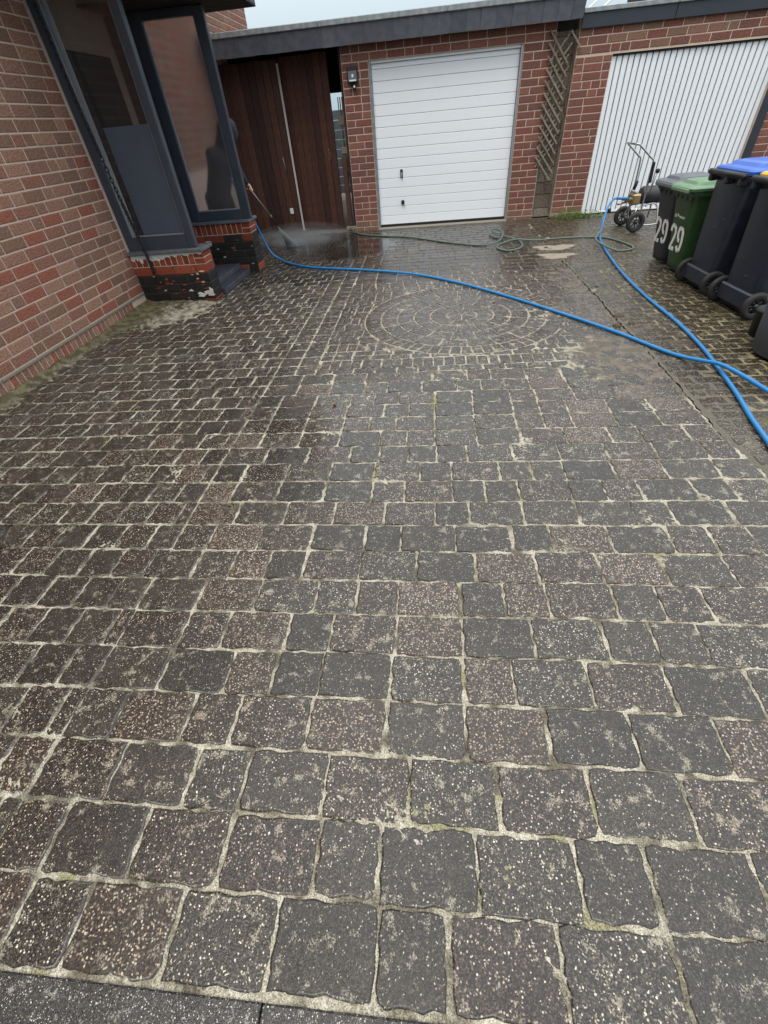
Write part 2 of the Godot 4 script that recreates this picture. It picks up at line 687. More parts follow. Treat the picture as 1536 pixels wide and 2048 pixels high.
func add_poly(poly, zone = 0):
	var c = Vector2.ZERO
	for p in poly:
		c += p
	c /= poly.size()
	var q = []
	for p in poly:
		q.append(p - c)
	pieces.append({"c": c, "w": 0.0, "d": 0.0, "zone": zone, "poly": q})

func mixed_row(x0, x1, z0, z1):
	var x = x0
	while x < x1 - 0.05:
		var L = 0.186 if rng.randf() < 0.34 else 0.279
		L += rng.randf_range(-0.004, 0.004)
		if x1 - (x + L) < 0.12:
			L = x1 - x
			if L > 0.32:
				add_rect(x, x + L / 2, z0, z1)
				x += L / 2
				L = L / 2
		add_rect(x, x + L, z0, z1)
		x += L

func lay_paving():
	var k = 0
	while true:
		var z1 = ROW0 - ROW * k
		var z0 = z1 - ROW
		if z0 < -10.0:
			break
		# left field, squares in running bond
		var x = -3.70 + (0.0 if k % 2 == 0 else -0.0935)
		while x < -1.36:
			var xe = min(x + 0.183, -1.35)
			if -1.35 - xe < 0.06:
				xe = -1.35
			add_rect(x, xe, z0, z1)
			x = xe
		if k < 19:
			mixed_row(-1.35, crack_x((z0 + z1) / 2) - 0.01, z0, z1)
		else:
			add_rect(-1.35, -1.165, z0, z1, 2)
			add_rect(-1.165, -0.985, z0, z1, 2)
			if z1 < -6.2:
				mixed_row(-0.985, crack_x((z0 + z1) / 2) - 0.01, z0, z1)
		k += 1
	# the rosette: rings of wedges
	var zt = ROW0 - ROW * 19
	var zb = ROW0 - ROW * 34
	var rings = [[0.0, 0.16, 5], [0.16, 0.335, 9], [0.335, 0.51, 13], [0.51, 0.69, 17], [0.69, 0.865, 20], [0.865, 1.04, 62]]
	for q in rings.size():
		var rr = rings[q]
		var off = rng.randf()
		for i in rr[2]:
			var a0 = TAU * (i + off) / rr[2]
			var a1 = TAU * (i + 1 + off) / rr[2]
			var poly = []
			var steps = 2 if rr[2] > 30 else 4
			for s in steps:
				var a = lerp(a0, a1, float(s) / (steps - 1))
				poly.append(CIRC + Vector2(cos(a), sin(a)) * rr[1])
			if rr[0] > 0.01:
				for s in steps:
					var a = lerp(a1, a0, float(s) / (steps - 1))
					poly.append(CIRC + Vector2(cos(a), sin(a)) * rr[0])
			else:
				poly.append(CIRC)
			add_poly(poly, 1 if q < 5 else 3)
	# small stones between the rosette and the rows
	var disc = PackedVector2Array()
	for i in 48:
		disc.append(CIRC + Vector2(cos(TAU * i / 48), sin(TAU * i / 48)) * 1.045)
	var z = zt
	var row = 0
	while z > zb + 0.02:
		var d = ROW / 2.0 if row % 3 != 1 else ROW
		var x = -0.985 - rng.randf() * 0.08
		while x < 1.80:
			var L = 0.182 if d < 0.12 else 0.092
			L += rng.randf_range(-0.006, 0.006)
			var xa = max(x, -0.985)
			var xb = min(x + L, crack_x(z) - 0.01)
			if xb - xa > 0.03:
				var pr = PackedVector2Array([Vector2(xa, z - d), Vector2(xb, z - d), Vector2(xb, z), Vector2(xa, z)])
				var far = Vector2((xa + xb) / 2, z - d / 2).distance_to(CIRC)
				if far > 1.2:
					add_rect(xa, xb, z - d, z, 3)
				elif far > 0.95:
					for cut in Geometry2D.clip_polygons(pr, disc):
						var area = 0.0
						for i in cut.size():
							area += cut[i].cross(cut[(i + 1) % cut.size()])
						if abs(area) > 0.006:
							add_poly(Array(cut), 3)
			x += L
		z -= d
		row += 1
	# the neighbour's strip beyond the crack, small stones
	z = 0.4
	row = 0
	while z > -9.95:
		var x = crack_x(z) + 0.035
		var first = 0.1 if row % 2 else 0.2
		while x < 5.9:
			var L = first if first > 0 else 0.2
			first = 0.0
			L += rng.randf_range(-0.004, 0.004)
			add_rect(x, x + L, z - 0.1, z, 4)
			x += L
		z -= 0.1
		row += 1

func puddle_dip(x, z):
	var d = Vector2((x + 1.45) / 0.95, (z + 8.75) / 1.15).length()
	d += 0.25 * n_mid.get_noise_2d(x * 60.0, z * 60.0)
	return 0.007 * max(0.0, 1.0 - d * d)

func lin(c):
	return c.srgb_to_linear()

func build_paving(drive):
	lay_paving()
	var r := RandomNumberGenerator.new()
	r.seed = 77
	for i in 8:
		shapes_sq.append(paver_shape(rect_poly(0.184, ROW), r))
		shapes_rect.append(paver_shape(rect_poly(0.279, ROW), r, 5))
	var shapes_small = []
	for i in 6:
		shapes_small.append(paver_shape(rect_poly(0.2, 0.1), r, 2, 0.006, 0.003))
	var fine_sq = []
	var fine_rect = []
	for i in 10:
		fine_sq.append(paver_shape(rect_poly(0.184, ROW), r, 7, 0.0056, 0.0046))
		fine_rect.append(paver_shape(rect_poly(0.279, ROW), r, 10, 0.0056, 0.0046))
	var msq = []
	var mrect = []
	for s in fine_sq:
		msq.append(soup_mesh(s.v, s.n))
	for s in fine_rect:
		mrect.append(soup_mesh(s.v, s.n))
	# which ones show largest: near the camera and in its view
	var order = []
	for i in pieces.size():
		var p = pieces[i]
		if p.poly == null and p.zone == 0:
			var c = p.c
			if c.x > -1.25 + 0.72 * c.y * 0.95 - 0.1 and c.x < 1.1 - 0.55 * c.y:
				order.append([c.length(), i])
	order.sort()
	var single = {}
	for k in min(300, order.size()):
		single[order[k][1]] = true
	var tl = [Color(0.87, 0.85, 0.78), Color(0.78, 0.76, 0.70), Color(0.84, 0.78, 0.70), Color(0.93, 0.90, 0.81), Color(0.80, 0.73, 0.68), Color(0.72, 0.71, 0.66)]
	var dry = [PackedVector3Array(), PackedVector3Array(), PackedColorArray()]
	var wet = [PackedVector3Array(), PackedVector3Array(), PackedColorArray()]
	var other = [PackedVector3Array(), PackedVector3Array(), PackedColorArray()]
	var at = 0
	for p in pieces:
		var c = p.c
		var y = r.randf_range(-0.0016, 0.0016) - puddle_dip(c.x, c.y)
		y += 0.004 * n_low.get_noise_2d(c.x * 40.0, c.y * 40.0)
		var basis = Basis.from_euler(Vector3(r.randf_range(-0.011, 0.011), r.randf_range(-0.016, 0.016) * (1.0 if p.poly == null else 0.2), r.randf_range(-0.011, 0.011)))
		var sh
		var mesh = null
		var kind = r.randi() % 8
		if p.poly != null:
			sh = paver_shape(p.poly, r, 2, 0.0055 if p.zone == 1 else 0.006, 0.0016)
		elif p.zone == 4:
			sh = shapes_small[kind % 6]
			basis = basis * Basis.from_scale(Vector3(p.w / 0.2, 1, p.d / 0.1))
		elif p.w > 0.235:
			sh = shapes_rect[kind]
			mesh = mrect[kind]
			basis = basis * Basis.from_scale(Vector3(p.w / 0.279, 1, p.d / ROW))
		else:
			sh = shapes_sq[kind]
			mesh = msq[kind]
			basis = basis * Basis.from_scale(Vector3(p.w / 0.184, 1, p.d / ROW))
		var slip = r.randf_range(-0.004, 0.004) if p.poly == null else 0.0
		var xf = Transform3D(basis, Vector3(c.x + slip, y, c.y + r.randf_range(-0.0035, 0.0035) + 0.006 * n_low.get_noise_2d(c.x * 90.0, c.y * 20.0)))
		if single.has(at):
			var mm = "paver%d" % (r.randi() % 6)
			var film = Vector2((c.x + 0.25) / 0.75, (c.y + 2.55) / 0.75).length() + 0.4 * n_mid.get_noise_2d(c.x * 40.0, c.y * 40.0)
			if film < 1.0:
				mm = mm.replace("paver", "paver_damp")
			elif r.randf() < 0.10:
				mm = "paver_pale%d" % (r.randi() % 2)
			inst("paver", mesh, M[mm], drive, xf)
		else:
			var is_wet = p.zone != 4 and c.y < -6.45 + 0.5 * n_low.get_noise_2d(c.x * 50.0, c.y * 50.0) and c.x < 1.5
			var col = tl[r.randi() % 6] * r.randf_range(0.85, 1.1)
			if r.randf() < 0.08:
				col = Color(1.25, 1.16, 1.04)
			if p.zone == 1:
				col = Color(0.92, 0.92, 0.90) * r.randf_range(0.9, 1.3)  # lighter, greyer tint: wet sheen painted into the rosette stones
			if p.zone == 4:
				col = Color(0.78, 0.70, 0.52) * r.randf_range(0.75, 1.1)
			if is_wet:
				col = col * 0.62
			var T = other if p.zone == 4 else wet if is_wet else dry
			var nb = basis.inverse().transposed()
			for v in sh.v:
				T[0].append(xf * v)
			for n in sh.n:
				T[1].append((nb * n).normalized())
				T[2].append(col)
		at += 1
	for e in [[dry, "pavers_dry", M.paver_mix], [wet, "pavers_wet", M.paver_wet], [other, "neighbour_pavers", M.paver_mix]]:
		var o = inst(e[1], soup_mesh(e[0][0], e[0][1], e[0][2]), e[2], drive)
		o.set_meta("kind", "stuff")

func sheet(called, parent, x0, x1, z0, z1, cell, material, hf, cf, left_edge = null, right_edge = null):
	var nx = int((x1 - x0) / cell) + 1
	var nz = int((z1 - z0) / cell) + 1
	var v = PackedVector3Array()
	var nn = PackedVector3Array()
	var cc = PackedColorArray()
	var ix = PackedInt32Array()
	v.resize(nx * nz); nn.resize(nx * nz); cc.resize(nx * nz)
	for j in nz:
		var z = z0 + (z1 - z0) * j / (nz - 1)
		for i in nx:
			var x = x0 + (x1 - x0) * i / (nx - 1)
			if i == nx - 1 and right_edge != null:
				x = right_edge.call(z)
			if i == 0 and left_edge != null:
				x = left_edge.call(z)
			v[j * nx + i] = Vector3(x, hf.call(x, z), z)
			cc[j * nx + i] = cf.call(x, z)
	for j in nz:
		for i in nx:
			var a = v[j * nx + max(i - 1, 0)]
			var b = v[j * nx + min(i + 1, nx - 1)]
			var c = v[max(j - 1, 0) * nx + i]
			var d = v[min(j + 1, nz - 1) * nx + i]
			nn[j * nx + i] = (d - c).cross(b - a).normalized()
	for j in nz - 1:
		for i in nx - 1:
			var a = j * nx + i
			ix.append_array([a, a + 1, a + nx + 1, a, a + nx + 1, a + nx])
	var arr = []
	arr.resize(Mesh.ARRAY_MAX)
	arr[Mesh.ARRAY_VERTEX] = v
	arr[Mesh.ARRAY_NORMAL] = nn
	arr[Mesh.ARRAY_COLOR] = cc
	arr[Mesh.ARRAY_INDEX] = ix
	var m := ArrayMesh.new()
	m.add_surface_from_arrays(Mesh.PRIMITIVE_TRIANGLES, arr)
	var o = inst(called, m, material, parent)
	o.set_meta("kind", "stuff")
	return o

func sand_height(x, z):
	var lo = n_low.get_noise_2d(x * 40.0, z * 40.0)
	var m1 = n_mid.get_noise_2d(x * 55.0, z * 55.0)
	var f1 = n_fine.get_noise_2d(x * 100.0, z * 100.0)
	var h = -0.0062 + 0.0052 * lo + 0.0044 * f1 + 0.0026 * m1
	# spilled sand lying on the stones in patches
	var patch = n_low.get_noise_2d(x * 75.0 + 300.0, z * 75.0) + 0.7 * m1
	h += 0.011 * max(0.0, patch - 0.30) * (0.45 + f1)
	if z > -1.5:
		h -= 0.0012
	# silted-up band along the crack
	var band = clamp((x - 1.22 + 0.5 * lo) / 0.3, 0.0, 1.0)
	if z < -2.6:
		h += band * (0.0044 + 0.0065 * m1) * clamp((-2.6 - z) / 0.8, 0.0, 1.0)
	# silt over the small stones in front of the rosette and beyond it
	h += 0.0022 * clamp(1.0 - abs(z + 3.75) / 0.5, 0.0, 1.0) * clamp((x + 1.2) / 0.5, 0.0, 1.0)
	# earth washed up along the house wall and in the corner
	var wall = x + 3.69
	if z < -1.0 and z > -5.95:
		h += (0.036 + 0.016 * m1) * exp(-max(wall, 0.0) / 0.07)
		var dd = Vector2((x + 3.35) / 0.42, (z + 5.55) / 0.45).length()
		h += (0.05 + 0.025 * m1 + 0.012 * f1) * exp(-dd * dd)
	if Vector2(x - CIRC.x, z - CIRC.y).length() < 0.9:
		h -= 0.0003
	h -= 1.1 * puddle_dip(x, z)
	return h

func sand_colour(x, z):
	var m1 = n_mid.get_noise_2d(x * 70.0 + 50.0, z * 70.0)
	var lo = n_low.get_noise_2d(x * 60.0 + 90.0, z * 60.0)
	var c = srgb(190, 186, 169)
	if m1 > 0.12:
		c = srgb(150, 145, 128)
	if m1 > 0.34:
		c = srgb(118, 113, 98)
	elif m1 < -0.25:
		c = srgb(212, 208, 192)
	if lo > 0.42 and m1 > 0.1:
		c = srgb(164, 162, 128)
	if x > -0.95 and z < -3.86 + 0.15 * m1:
		c = srgb(184, 177, 160) if m1 > -0.15 else srgb(156, 149, 132)
	for q in [[0.47, -3.05, 0.09], [0.12, -2.91, 0.14], [-0.34, -2.09, 0.05]]:
		if Vector2(x - q[0], z - q[1]).length() < q[2] * (1.0 + 0.8 * m1):
			c = srgb(166, 166, 112)
	if x > 1.3 + 0.4 * m1 and z < -2.9:
		c = srgb(132, 123, 110) if m1 > 0 else srgb(110, 103, 92)
	if x < -2.6 and z < -2.2:
		var near = (x + 3.72) * 0.9 + max(0.0, -4.6 - z) * -0.35
		if near + 0.4 * m1 < 0.14:
			c = srgb(134, 127, 94) if m1 > -0.1 else srgb(100, 93, 70)
	if z < -6.6 + 0.7 * m1:
		c = c.lerp(srgb(84, 76, 62), 0.62)
	return lin(c)

func rough_height(x, z):
	var f1 = n_fine.get_noise_2d(x * 110.0, z * 110.0)
	var m1 = n_mid.get_noise_2d(x * 60.0, z * 60.0)
	return -0.004 + 0.005 * f1 + 0.004 * m1

func rough_colour(x, z):
	var m1 = n_mid.get_noise_2d(x * 80.0 + 50.0, z * 80.0)
	var lo = n_low.get_noise_2d(x * 70.0 + 20.0, z * 70.0)
	var c = srgb(164, 154, 122) if m1 > -0.1 else srgb(122, 114, 84)
	if lo > 0.3:
		c = srgb(104, 104, 66)
	if x < crack_x(z) + 0.28 + 0.1 * m1:
		c = srgb(116, 112, 100)
	if z < -6.9:
		c = c.lerp(srgb(92, 86, 66), 0.6)
	return lin(c)

# ---------------------------------------------------------------- brickwork
var cam: Camera3D
var brick_soup = []
var brick_mesh = []
const COURSE := 0.0987
const COURSE0 := 0.053
const BL := 0.279
const BH := 0.0865

func px(p):
	var c = cam.transform.affine_inverse() * p
	if c.z > -0.05:
		return Vector2(-9999, -9999)
	return Vector2(768 + 849.19 * c.x / -c.z, 1024 - 849.19 * c.y / -c.z)

func seen(p, pad = 20.0):
	var q = px(p)
	return q.x > -pad and q.x < 1536 + pad and q.y > -pad and q.y < 2048 + pad

func make_bricks():
	var r := RandomNumberGenerator.new()
	r.seed = 5
	for k in 6:
		var xs = [-0.5, -0.475, r.randf_range(-0.2, 0.2), 0.475, 0.5]
		var ys = [-0.5, -0.42, 0.42, 0.5]
		var P = []
		for j in 4:
			var line = []
			for i in 5:
				var edge = i == 0 or i == 4 or j == 0 or j == 3
				var x = xs[i] * BL + (r.randf_range(-0.0022, 0.0022) if edge else r.randf_range(-0.003, 0.003))
				var y = ys[j] * BH + (r.randf_range(-0.0018, 0.0018) if edge else 0.0)
				line.append(Vector3(x, y, -0.0042 if edge else r.randf_range(-0.0012, 0.0016)))
			P.append(line)
		var v = PackedVector3Array()
		var nn = PackedVector3Array()
		var mid = Vector3(0, 0, -0.03)
		var flat = func(a, b, c):
			var n = (b - a).cross(c - a).normalized()
			if n.dot((a + b + c) / 3.0 - mid) < 0:
				n = -n
			put3(v, nn, a, b, c, n, n, n, n)
		for j in 3:
			for i in 4:
				flat.call(P[j][i], P[j][i + 1], P[j + 1][i + 1])
				flat.call(P[j][i], P[j + 1][i + 1], P[j + 1][i])
		var rim = []
		for i in 5: rim.append(P[0][i])
		for j in [1, 2]: rim.append(P[j][4])
		for i in 5: rim.append(P[3][4 - i])
		for j in [2, 1]: rim.append(P[j][0])
		for i in rim.size():
			var a = rim[i]
			var b = rim[(i + 1) % rim.size()]
			var back = Vector3(0, 0, -0.025)
			flat.call(a, b, b + back)
			flat.call(a, b + back, a + back)
		brick_soup.append({"v": v, "n": nn})
		brick_mesh.append(soup_mesh(v, nn))

func put_brick(parent, xf, w, h, key, merged, r, single = true):
	var k = r.randi() % 6
	var b = Basis.from_scale(Vector3(w / BL, h / BH, 1.0))
	var t = Transform3D(xf.basis * b, xf.origin)
	if single:
		inst("brick", brick_mesh[k], M[key], parent, t)
	else:
		var nb = t.basis.inverse().transposed()
		var s = brick_soup[k]
		if not merged.has(key):
			merged[key] = [PackedVector3Array(), PackedVector3Array()]
		for v in s.v:
			merged[key][0].append(t * v)
		for n in s.n:
			merged[key][1].append((nb * n).normalized())

func flush_bricks(parent, merged):
	for key in merged:
		var o = inst("brickwork", soup_mesh(merged[key][0], merged[key][1]), M[key], parent)
		o.set_meta("kind", "stuff")

func courses(parent, origin, u, n, u0, u1, y0, y1, pick, merged, r, single_if, start = null):
	# courses of brick between y0 and y1 on a wall through origin, running along u and facing n
	var bs = Basis(u, Vector3.UP, n)
	var k0 = int(floor((y0 - COURSE0) / COURSE + 0.02))
	for k in range(k0, 80):
		var ya = max(COURSE0 + k * COURSE, y0)
		var yb = min(COURSE0 + (k + 1) * COURSE, y1)
		if ya >= y1 - 0.01:
			break
		if yb - ya < 0.03:
			continue
		var x = u0
		var first = true
		while x < u1 - 0.02:
			var L = BL + 0.012
			if first:
				L = (start if start != null and k % 2 else L)
				if start == null:
					L = r.randf_range(0.12, 0.29)
				first = false
			elif r.randf() < 0.22:
				L = BL / 2 + 0.006
			if u1 - (x + L) < 0.07:
				L = u1 - x
				if L > BL + 0.06:
					L = L / 2
			var w = L - 0.0115
			var h = yb - ya - 0.0115
			var c = origin + u * (x + L / 2) + Vector3.UP * ((ya + yb) / 2) + n * r.randf_range(-0.0015, 0.0015)
			put_brick(parent, Transform3D(bs, c), w, h, pick.call(x + L / 2, ya), merged, r, single_if.call(c))
			x += L

func yes(_c):
	return true

func house():
	var t = thing("house", "tall brick house wall of rough red brick with pale mortar joints", "house", Vector3.ZERO)
	var st = begin()
	box(st, Vector3(-9.0, 0.0, -13.06), Vector3(-3.7258, 6.2, 3.0))
	obj("wall", st, M.mortar, t)
	var r := RandomNumberGenerator.new()
	r.seed = 91
	var merged = {}
	var n_single = [0]
	var pick = func(u, y):
		var z = 3.0 - u
		if abs(z + 5.40) < 0.10 + 0.03 * sin(y * 9.0) and r.randf() < 0.8:
			return "brick_stain%d" % (r.randi() % 2)
		return "brick_house%d" % (r.randi() % 6)
	var single_if = func(c):
		if c.z > -5.9 and seen(c, 6.0) and n_single[0] < 300:
			n_single[0] += 1
			return true
		return false
	courses(t, Vector3(-3.72, 0, 3.0), Vector3(0, 0, -1), Vector3.RIGHT, 1.0, 8.82, 0.151, 3.3, pick, merged, r, single_if)
	# the stretch beyond the porch, seen above the gate roof
	courses(t, Vector3(-3.72, 0, 3.0), Vector3(0, 0, -1), Vector3.RIGHT, 10.4, 16.06, 1.2, 4.6, pick, merged, r, func(_c): return false)
	# soldier course at the foot, under the lead strip
	var z = -1.6
	while z > -5.5:
		put_brick(t, Transform3D(Basis(Vector3(0, 0, -1), Vector3.UP, Vector3.RIGHT), Vector3(-3.7215, 0.062, z)), 0.068, 0.115, "brick_house%d" % (r.randi() % 6), merged, r, false)
		z -= 0.08
	flush_bricks(t, merged)
	# the lead strip
	z = -1.2
	while z > -5.75:
		var L = min(rng.randf_range(0.7, 1.1), z + 5.80)
		st = begin()
		box(st, Vector3(-3.735, 0.124, z - L + 0.004), Vector3(-3.707, 0.147, z), 0.004)
		obj("lead_strip", st, M.lead, t)
		z -= L
	# entrance door inside the porch
	st = begin()
	box(st, Vector3(-3.731, 0.12, -7.0), Vector3(-3.70, 2.35, -6.05), 0.004)
	var d = obj("entrance_door", st, M.navy, t)
	st = begin(true)
	tube(st, [Vector3(-3.69, 1.1, -6.2), Vector3(-3.64, 1.1, -6.2), Vector3(-3.64, 1.1, -6.32)], 0.01, 8)
	obj("handle", st, M.steel, d)

func plinth(label, xr, z1, depth, ytop, blacks, paint_edge):
	var t = thing("porch_plinth", label, "plinth", Vector3.ZERO, 0.0, "brick plinths under the porch screens")
	var st = begin()
	box(st, Vector3(-3.73, 0.0, z1 - depth), Vector3(xr - 0.009, ytop, z1 - 0.009))
	obj("core", st, M.mortar_black, t)
	st = begin()
	box(st, Vector3(-3.72, ytop - 0.14, z1 - depth + 0.02), Vector3(xr - 0.007, ytop, z1 - 0.007))
	obj("mortar_band", st, M.mortar, t)
	var r := RandomNumberGenerator.new()
	r.seed = int(-z1 * 100)
	var merged = {}
	var pick_course = func(y):
		var k = int(round((ytop - 0.14 - y) / COURSE))
		var b = blacks[clamp(k - 1, 0, blacks.size() - 1)]
		if r.randf() < b:
			return "bitumen%d" % (r.randi() % 2)
		return "brick_rust%d" % (r.randi() % 4)
	# soldier course
	var f = Basis(Vector3.RIGHT, Vector3.UP, Vector3.BACK)
	var s = Basis(Vector3(0, 0, -1), Vector3.UP, Vector3.RIGHT)
	var x = xr - 0.16
	while x > -3.70:
		put_brick(t, Transform3D(f, Vector3(x, ytop - 0.068, z1)), 0.066, 0.125, "brick_rust%d" % (r.randi() % 4), merged, r)
		x -= 0.078
	for k in 2:
		put_brick(t, Transform3D(f, Vector3(xr - 0.06, ytop - 0.036 - 0.066 * k, z1)), 0.118, 0.056, "brick_rust%d" % (r.randi() % 4), merged, r)
		put_brick(t, Transform3D(s, Vector3(xr, ytop - 0.036 - 0.066 * k, z1 - depth / 2)), depth - 0.01, 0.056, "brick_rust%d" % (r.randi() % 4), merged, r)
	var y = ytop - 0.14
	var row = 0
	while y > 0.02:
		var h = min(COURSE, y)
		var k = pick_course.call(y - COURSE)
		var xx = xr
		var first = 0.29 if row % 2 else 0.15
		while xx > -3.70:
			var L = min(first, xx + 3.72)
			put_brick(t, Transform3D(f, Vector3(xx - L / 2, y - h / 2, z1)), L - 0.012, h - 0.012, pick_course.call(y - COURSE), merged, r)
			xx -= L
			first = 0.291
		put_brick(t, Transform3D(s, Vector3(xr, y - h / 2, z1 - depth / 2)), depth - 0.008, h - 0.012, k, merged, r)
		y -= h
		row += 1
	var cfx = Transform3D(Basis(Vector3.RIGHT, Vector3(0, 0, 1), Vector3(0, 1, 0)), Vector3(0, 0, z1 + 0.0025))
	for k in 26:
		st = begin()
		var cx = rng.randf_range(-3.6, xr - 0.03)
		var cy = rng.randf_range(0.05, ytop - 0.2)
		prism(st, blob_poly(cx, cy, rng.randf_range(0.008, 0.045), rng.randf_range(0.004, 0.013), 11, 0.6), -0.004, 0.0008, cfx)
		obj("paint_chip", st, M["brick_rust%d" % (k % 4)] if k % 3 else M.mortar, t)
	st = begin()
	box(st, Vector3(-3.73, ytop, z1 - depth - 0.02), Vector3(xr + 0.03, ytop + 0.035, z1 + 0.035), 0.005)
	obj("cap", st, M.cap, t)
	if paint_edge:
		# remains of white paint under the cap and at the foot
		var fx = Transform3D(Basis(Vector3.RIGHT, Vector3(0, 0, 1), Vector3(0, 1, 0)), Vector3(0, 0, z1 + 0.003))
		st = begin()
		var poly = [Vector2(-3.70, ytop - 0.001), Vector2(xr + 0.001, ytop - 0.001)]
		var px_ = xr
		while px_ > -3.68:
			var dd = rng.randf_range(0.012, 0.05)
			if px_ < -3.25:
				dd += rng.randf_range(0.0, 0.05)
			poly.append(Vector2(px_, ytop - dd))
			px_ -= rng.randf_range(0.012, 0.03)
		poly.append(Vector2(-3.70, ytop - 0.06))
		prism(st, poly, -0.003, 0.0015, fx)
		obj("paint_residue", st, M.white_paint, t)
		for b in [[xr - 0.06, 0.10, 0.055, 0.03], [xr - 0.16, 0.085, 0.06, 0.025], [xr - 0.03, 0.13, 0.025, 0.028], [xr - 0.3, 0.14, 0.03, 0.012]]:
			st = begin()
			prism(st, blob_poly(b[0], b[1], b[2], b[3], 16, 0.5), -0.003, 0.0015 + b[2] * 0.01, fx)
			obj("paint_splash", st, M.white_paint, t)

func screen(label, x0, x1, z, y0, y1, ls, rs, glass, sill):
	var t = thing("porch_screen", label, "glass screen", Vector3.ZERO, 0.0, "glazed screens of the porch")
	var d = 0.075
	var st = begin()
	box(st, Vector3(x0, y0, z - d), Vector3(x0 + ls, y1, z), 0.004)
	obj("stile", st, M.frame, t)
	st = begin()
	box(st, Vector3(x1 - rs, y0, z - d), Vector3(x1, y1, z), 0.008)
	obj("stile", st, M.frame, t)
	st = begin()
	box(st, Vector3(x0 + ls, y0, z - d + 0.002), Vector3(x1 - rs, y0 + sill, z - 0.002), 0.003)
	obj("rail", st, M.frame, t)
	st = begin()
	box(st, Vector3(x0 + ls, y1 - 0.07, z - d + 0.002), Vector3(x1 - rs, y1, z - 0.002), 0.003)
	obj("rail", st, M.frame, t)
	var gx0 = x0 + ls
	var gx1 = x1 - rs
	for b in [[gx0, gx0 + 0.014, y0 + sill, y1 - 0.07], [gx1 - 0.012, gx1, y0 + sill + 0.014, y1 - 0.07], [gx0 + 0.014, gx1, y0 + sill, y0 + sill + 0.014]]:
		st = begin()
		box(st, Vector3(b[0], b[2], z - 0.045), Vector3(b[1], b[3], z - 0.016), 0.003)
		obj("glazing_bead", st, M.frame_bead, t)
	st = begin()
	box(st, Vector3(gx0 + 0.001, y0 + sill + 0.001, z - 0.052), Vector3(gx1 - 0.001, y1 - 0.071, z - 0.046))
	obj("pane", st, glass, t)
	return t

func porch():
	plinth("black painted brick plinth with white paint splashes beside the brick wall", -2.76, -5.80, 0.27, 0.565, [0.05, 1.0, 1.0, 0.95, 0.25, 0.3], true)
	plinth("black painted brick plinth under the screen the person stands behind", -2.575, -7.17, 0.30, 0.65, [0.3, 0.9, 1.0, 0.95, 0.6, 0.95], false)
	var t = screen("dark glazed screen with a grey lower board behind a hanging chain", -3.72, -2.835, -5.86, 0.601, 2.95, 0.10, 0.10, M.glass_dark, 0.14)
	var st = begin()
	box(st, Vector3(-3.47, 0.757, -5.9055), Vector3(-2.949, 1.735, -5.899), 0.002)
	obj("lower_board", st, M.board, t)
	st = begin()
	box(st, Vector3(-3.605, 0.757, -5.9055), Vector3(-3.55, 2.88, -5.900), 0.002)  # light grey strip paints a sky reflection onto the pane
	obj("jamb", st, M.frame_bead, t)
	t = screen("glazed screen in a slate blue frame with a person behind its hazy pane", -3.40, -2.53, -7.19, 0.686, 2.69, 0.11, 0.125, M.glass_film, 0.115)
	st = begin()
	box(st, Vector3(-3.72, 0.686, -7.25), Vector3(-3.401, 2.69, -7.20), 0.004)
	obj("filler_panel", st, M.frame, t)
	# roof of the porch
	var rt = thing("porch_roof", "dark flat roof over the house porch", "roof", Vector3.ZERO)
	st = begin()
	box(st, Vector3(-3.73, 2.953, -7.75), Vector3(-2.06, 3.2, -4.9), 0.01)
	obj("roof_slab", st, M.navy, rt)
	for k in 8:
		st = begin()
		box(st, Vector3(-3.73, 2.70, -7.75 + k * 0.13), Vector3(-2.06, 2.72, -7.63 + k * 0.13), 0.002)
		obj("soffit_board", st, M.dark, rt)
	st = begin()
	box(st, Vector3(-2.10, 2.721, -7.75), Vector3(-2.06, 2.95, -6.7), 0.002)
	obj("side_board", st, M.navy, rt)
	st = begin()
	box(st, Vector3(-3.73, 2.721, -7.75), Vector3(-2.101, 2.95, -7.71), 0.002)
	obj("end_board", st, M.navy, rt)
	# step
	var s = thing("door_step", "dark stone step between the two brick plinths", "step", Vector3.ZERO)
	st = begin()
	box(st, Vector3(-3.72, 0.0, -7.16), Vector3(-2.72, 0.07, -6.085), 0.006)
	obj("lower_tread", st, M.slate[1], s)
	st = begin()
	box(st, Vector3(-3.72, 0.072, -7.16), Vector3(-2.86, 0.14, -6.085), 0.006)
	obj("upper_tread", st, M.slate[0], s)
	# chain
	var c = thing("rain_chain", "black metal chain hanging in front of the dark glazed screen", "chain", Vector3(-3.42, 0.25, -5.72))
	var pts = smooth_path([Vector3(-3.60, 2.95, -5.77), Vector3(-3.56, 2.0, -5.76), Vector3(-3.50, 1.2, -5.74), Vector3(-3.452, 0.72, -5.735), Vector3(-3.43, 0.45, -5.73), Vector3(-3.42, 0.24, -5.73)], 0.05)
	st = begin(true)
	var loop = []
	for k in 10:
		var a = TAU * k / 10
		loop.append(Vector3(cos(a) * 0.018, sin(a) * 0.033, 0))
	tube(st, loop, 0.0058, 5, true)
	st.generate_normals()
	var link = st.commit()
	var q = 0
	for k in pts.size() - 1:
		var dir = (pts[k + 1] - pts[k]).normalized()
		var side = Vector3.RIGHT if q % 2 else Vector3(0.4, 0, 1).normalized()
		side = (side - dir * side.dot(dir)).normalized()
		inst("link", link, M.black, c, Transform3D(Basis(side, dir, side.cross(dir)), (pts[k] + pts[k + 1]) / 2 - c.position))
		q += 1

# ---------------------------------------------------------------- garages and gate
const WZ := -10.05

